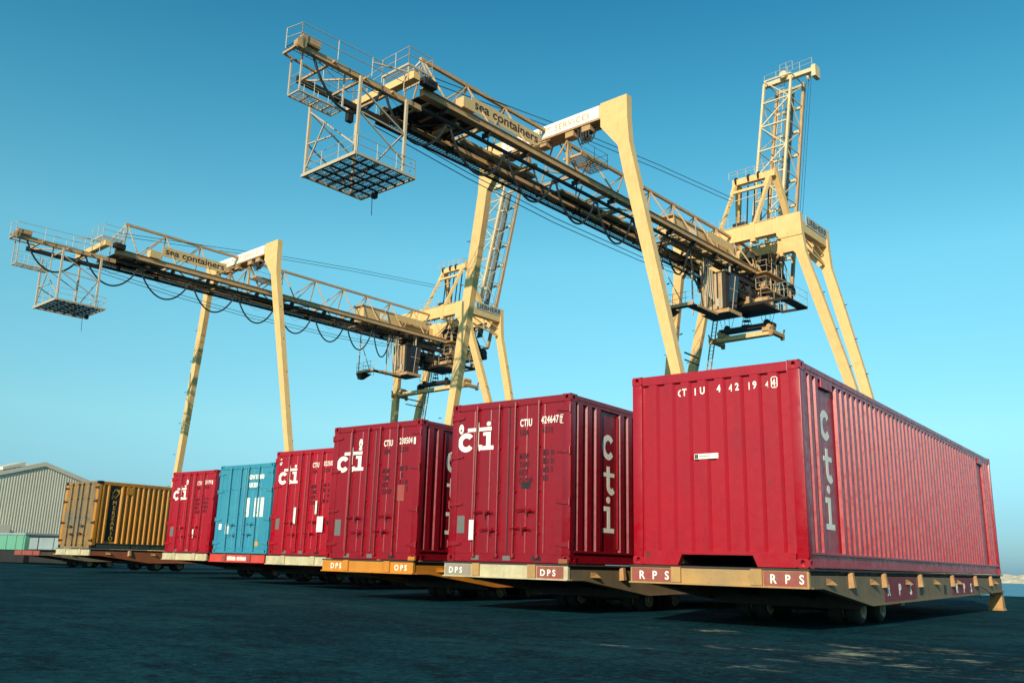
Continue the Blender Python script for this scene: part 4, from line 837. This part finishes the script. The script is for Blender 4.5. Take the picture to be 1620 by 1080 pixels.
    m = MB(); cube(m, 60.95, 61.7, -38.3, -35.4, 20.62, 20.7); cube(m, 61.7, 65.0, -36.3, -35.4, 20.62, 20.7); cube(m, 60.87, 60.95, -38.3, -35.3, 20.5, 20.75); m.loft([[LC(61, -38.6, 20.6), LC(62.4, -38.6, 20.6), LC(62.4, -37.4, 20.6), LC(61, -37.4, 20.6)], [LC(61.1, -38.3, 19.9), LC(61.6, -38.3, 19.9), LC(61.6, -37.8, 19.9), LC(61.1, -37.8, 19.9)]]); o = B('access_platform', STEEL, m); m = MB(); cube(m, 60.8, 60.87, -38.3, -35.3, 20.52, 20.78); cube(m, 61.7, 64.9, -35.39, -35.33, 20.55, 20.75); B('platform_edge', TAN, m, o)
    m = MB(); rail(m, [(61, -34.9, 20.7), (61, -38.5, 20.7), (63.5, -38.5, 20.7)], step=1.2, r=.022); m.bar(LC(61.2, -38.4, 20.7), LC(61.2, -38.4, 25.6), .09); m.bar(LC(61.2, -36.4, 20.7), LC(61.2, -38.4, 24.6), .07); B('handrail', RAILC, m, o)
    # tie and stair ladder by the far waterside leg
    m = MB(); vv = lambda z: mir(-29.6+(28-z)*.22)+1.6
    m.bar(LC(73.0, -43.4, 20), LC(76, -43.6, 20), .12); m.bar(LC(73.0, -43.4, 19.3), LC(76, -43.6, 19.3), .1); B('tie_strut', STEEL, m)
    m = MB()
    for d in (0, .45): m.bar(LC(74.8, -40.9+d, 25), LC(75.4, -45.2+d, 3), .09)
    for i in range(60): z = 3+i*.36; k = (25-z)/22; m.bar(LC(74.8+.6*k, -40.9-4.3*k, z), LC(74.8+.6*k, -40.45-4.3*k, z), .04)
    B('ladder', TAN, m)
    return t
def crane_place(u, v): return (math.sin(AZ)*u+math.cos(AZ)*v, math.cos(AZ)*u-math.sin(AZ)*v, 0)
k1 = thing('gantry_crane', 'nearer and larger cream gantry crane, right one, its lettered boom reaching over the containers', 'crane', crane_place(57, -36.5), -AZ, 'two container gantry cranes')
make_crane(k1, 6)
def copy_tree(o, parent=None):
    c = o.copy(); COL.objects.link(c); c.parent = parent
    for ch_ in list(o.children): copy_tree(ch_, c)
    return c
k2 = copy_tree(k1); k2.location = crane_place(57+1.7, -36.5-41.75)
k2['label'] = 'farther cream gantry crane, left one, partly behind a leg of the nearer crane'
def spreader(label, loc, ln, col=GUSSET):
    t = thing('container_spreader', label, 'spreader', loc, -AZ, 'container spreaders hanging from the cranes')
    h = ln/2; m = MB(); m.box(-h+.1, h-.1, -.45, .25, 0, .42, .02); m.build('main_beam', CRANE, t)
    for s_ in (-1, 1):
        m = MB(); m.box(s_*h-.2, s_*h+.2, -1.2, 1.2, -.12, .2, .02)
        for y in (-1.12, 1.12): m.box(s_*h-.14, s_*h+.14, y-.14, y+.14, -.3, .25, .01); m.bar((s_*(h+.05), y, .1), (s_*(h+.22), y, .62), .2, .06)
        m.build('end_beam', YORNG, t); MB().box(s_*(h-.75)-.35, s_*(h-.75)+.35, -.6, .6, .35, .7, .03).lathe([(-.5, .1), (-.5, .22), (.5, .22), (.5, .1)], (s_*(h-.5), 0, .75), (0, 1, 0), 12).build('drive_box', TAN, t)
    m = MB(); hb = min(h-.3, 2.6); m.box(-hb, hb, -.2, .75, .85, 1.2, .02); m.box(-hb, -hb+.3, -.4, .6, .35, 1.0); m.box(hb-.3, hb, -.4, .6, .35, 1.0)
    for x in (-hb*.75, hb*.75): m.lathe([(-.08, .05), (-.08, .3), (.08, .3), (.08, .05)], (x, .2, 1.3), (0, 1, 0), 14)
    m.build('head_block', STEEL, t)
    m = MB()
    for x in (-2.2, 2.2):
        for dx, tx, y, ty in ((-.25, -.55, -.2, -1), (.0, -.25, -.1, 1), (.15, .35, .5, -1), (.3, .75, .5, 1)): m.tube([(min(max(x, -hb), hb)*.9+dx, y, 1.3), (x*.95+tx, y+ty*.5, 3.6)], .022, 5)
    m.build('hoist_rope', ROPE, t)
    m = MB()
    for k in range(8):
        a = k*math.pi/4; m.tube([(math.cos(a)*.5, .2+math.sin(a)*.4, 1.2), (math.cos(a)*.18, .2+math.sin(a)*.15, 2.6)], .02, 5)
    for z, r_ in ((1.25, .48), (1.7, .39), (2.15, .29)): m.lathe([(0, r_), (.04, r_)], (0, .2, z), (0, 0, 1), 12)
    m.lathe([(0, .25), (.35, .28)], (0, .2, 2.6), (0, 0, 1), 12); m.build('cable_basket', STEEL, t)
    return t
def lw(u, v, z): a = crane_place(u, v); return (a[0], a[1], z+H0)
spreader('short spreader frame hanging by ropes under the nearer crane, above the nearest container', lw(71.9, -36.4, 20.05), 5.85)
spreader('long yellow spreader beam hanging under the farther crane, partly behind a crane leg', lw(73.1, -36.6-41.75, 19.9), 12.4)

# ------------------------------------------------------------------ shed and clutter at the left
sh = thing('warehouse_shed', 'pale corrugated shed with a low gabled roof at the far left', 'shed', (-95, 44, 0))
hwid, zr, ze = 12.6, 9.45, 5.6
m = MB(); n = int(2*hwid/.27)
pts = []
for i in range(n+1):
    y = -hwid+i*.27; pts += [(y, 0), (y+.09, 0), (y+.14, .022), (y+.22, .022)]
pts = [p for p in pts if p[0] <= hwid]
vs = []; 
for y, d in pts: vs += [(d, y, .0), (d, y, zr-abs(y)*(zr-ze)/hwid)]
m.add(vs, [(2*i, 2*i+2, 2*i+3, 2*i+1) for i in range(len(pts)-1)]); m.build('gable_wall', SHED, sh)
for s_ in (-1, 1):
    m = MB(); m.prism([(0, zr+.02), (s_*(hwid+.4), ze-.1), (s_*(hwid+.4), ze+.02), (0, zr+.13)], lambda a, b, x_: (x_, a, b), -45, .12); m.build('roof_slope', SHEDTRIM, sh)
    MB().box(-45, -.1, min(s_*hwid, s_*(hwid-.1)), max(s_*hwid, s_*(hwid-.1)), 0, ze).build('side_wall', SHED, sh)
MB().prism([(0, zr-.25), (hwid+.4, ze-.37), (hwid+.4, ze+.1), (0, zr+.2), (-hwid-.4, ze+.1), (-hwid-.4, ze-.37)], lambda a, b, x_: (x_, a, b), .121, .16).build('barge_board', SHEDTRIM, sh)
MB().prism([(-2.0, 9.1), (-4.1, 8.45), (-4.1, 8.75), (-2.0, 9.45)], lambda a, b, x_: (x_, a, b), -2.8, .2).build('roof_vent', SHEDTRIM, sh)
m = MB(); m.box(.05, 2.2, -5.1, -3.4, 0, 3.1); m.build('lean_to', SHED, sh)
g = thing('skip_container', 'mint green steel skip at the far left edge', 'skip', (-55.3, 24.6, 0))
m = MB(); m.box(-4, 1.15, 0, 2.3, .75, 1.62, .03); m.build('skip_body', GREEN, g); MB().box(-4.05, 1.2, -.05, 2.35, 1.6, 1.72, .02).build('skip_rim', PALE, g)
m = MB()
for x in (-3.5, -2.3, -1.1, .1, 1.0): m.box(x-.05, x+.05, -.05, 0, .75, 1.6)
m.build('skip_rib', GREEN, g); m = MB(); m.box(-3.9, 1.1, .1, 2.2, .05, .75); m.build('skip_base', STEEL, g)
g = thing('flatbed_load', 'pale grey panelled box lying behind the empty trailer at the left', 'crate', (-51.0, 24.5, 0))
m = MB(); m.box(-2.35, 2.4, 0, 2.2, .80, 1.46, .03); m.build('box_body', PALE, g)
m = MB(); m.box(-2.3, 2.35, .1, 2.1, .1, .8); m.build('box_base', STEEL, g); m = MB(); m.box(-1.28, -1.22, -.03, 0, .8, 1.46); m.box(.5, .54, -.02, 0, .8, 1.46); m.box(-2.4, 2.45, -.04, 2.25, 1.46, 1.55); m.build('box_strap', STEEL, g)
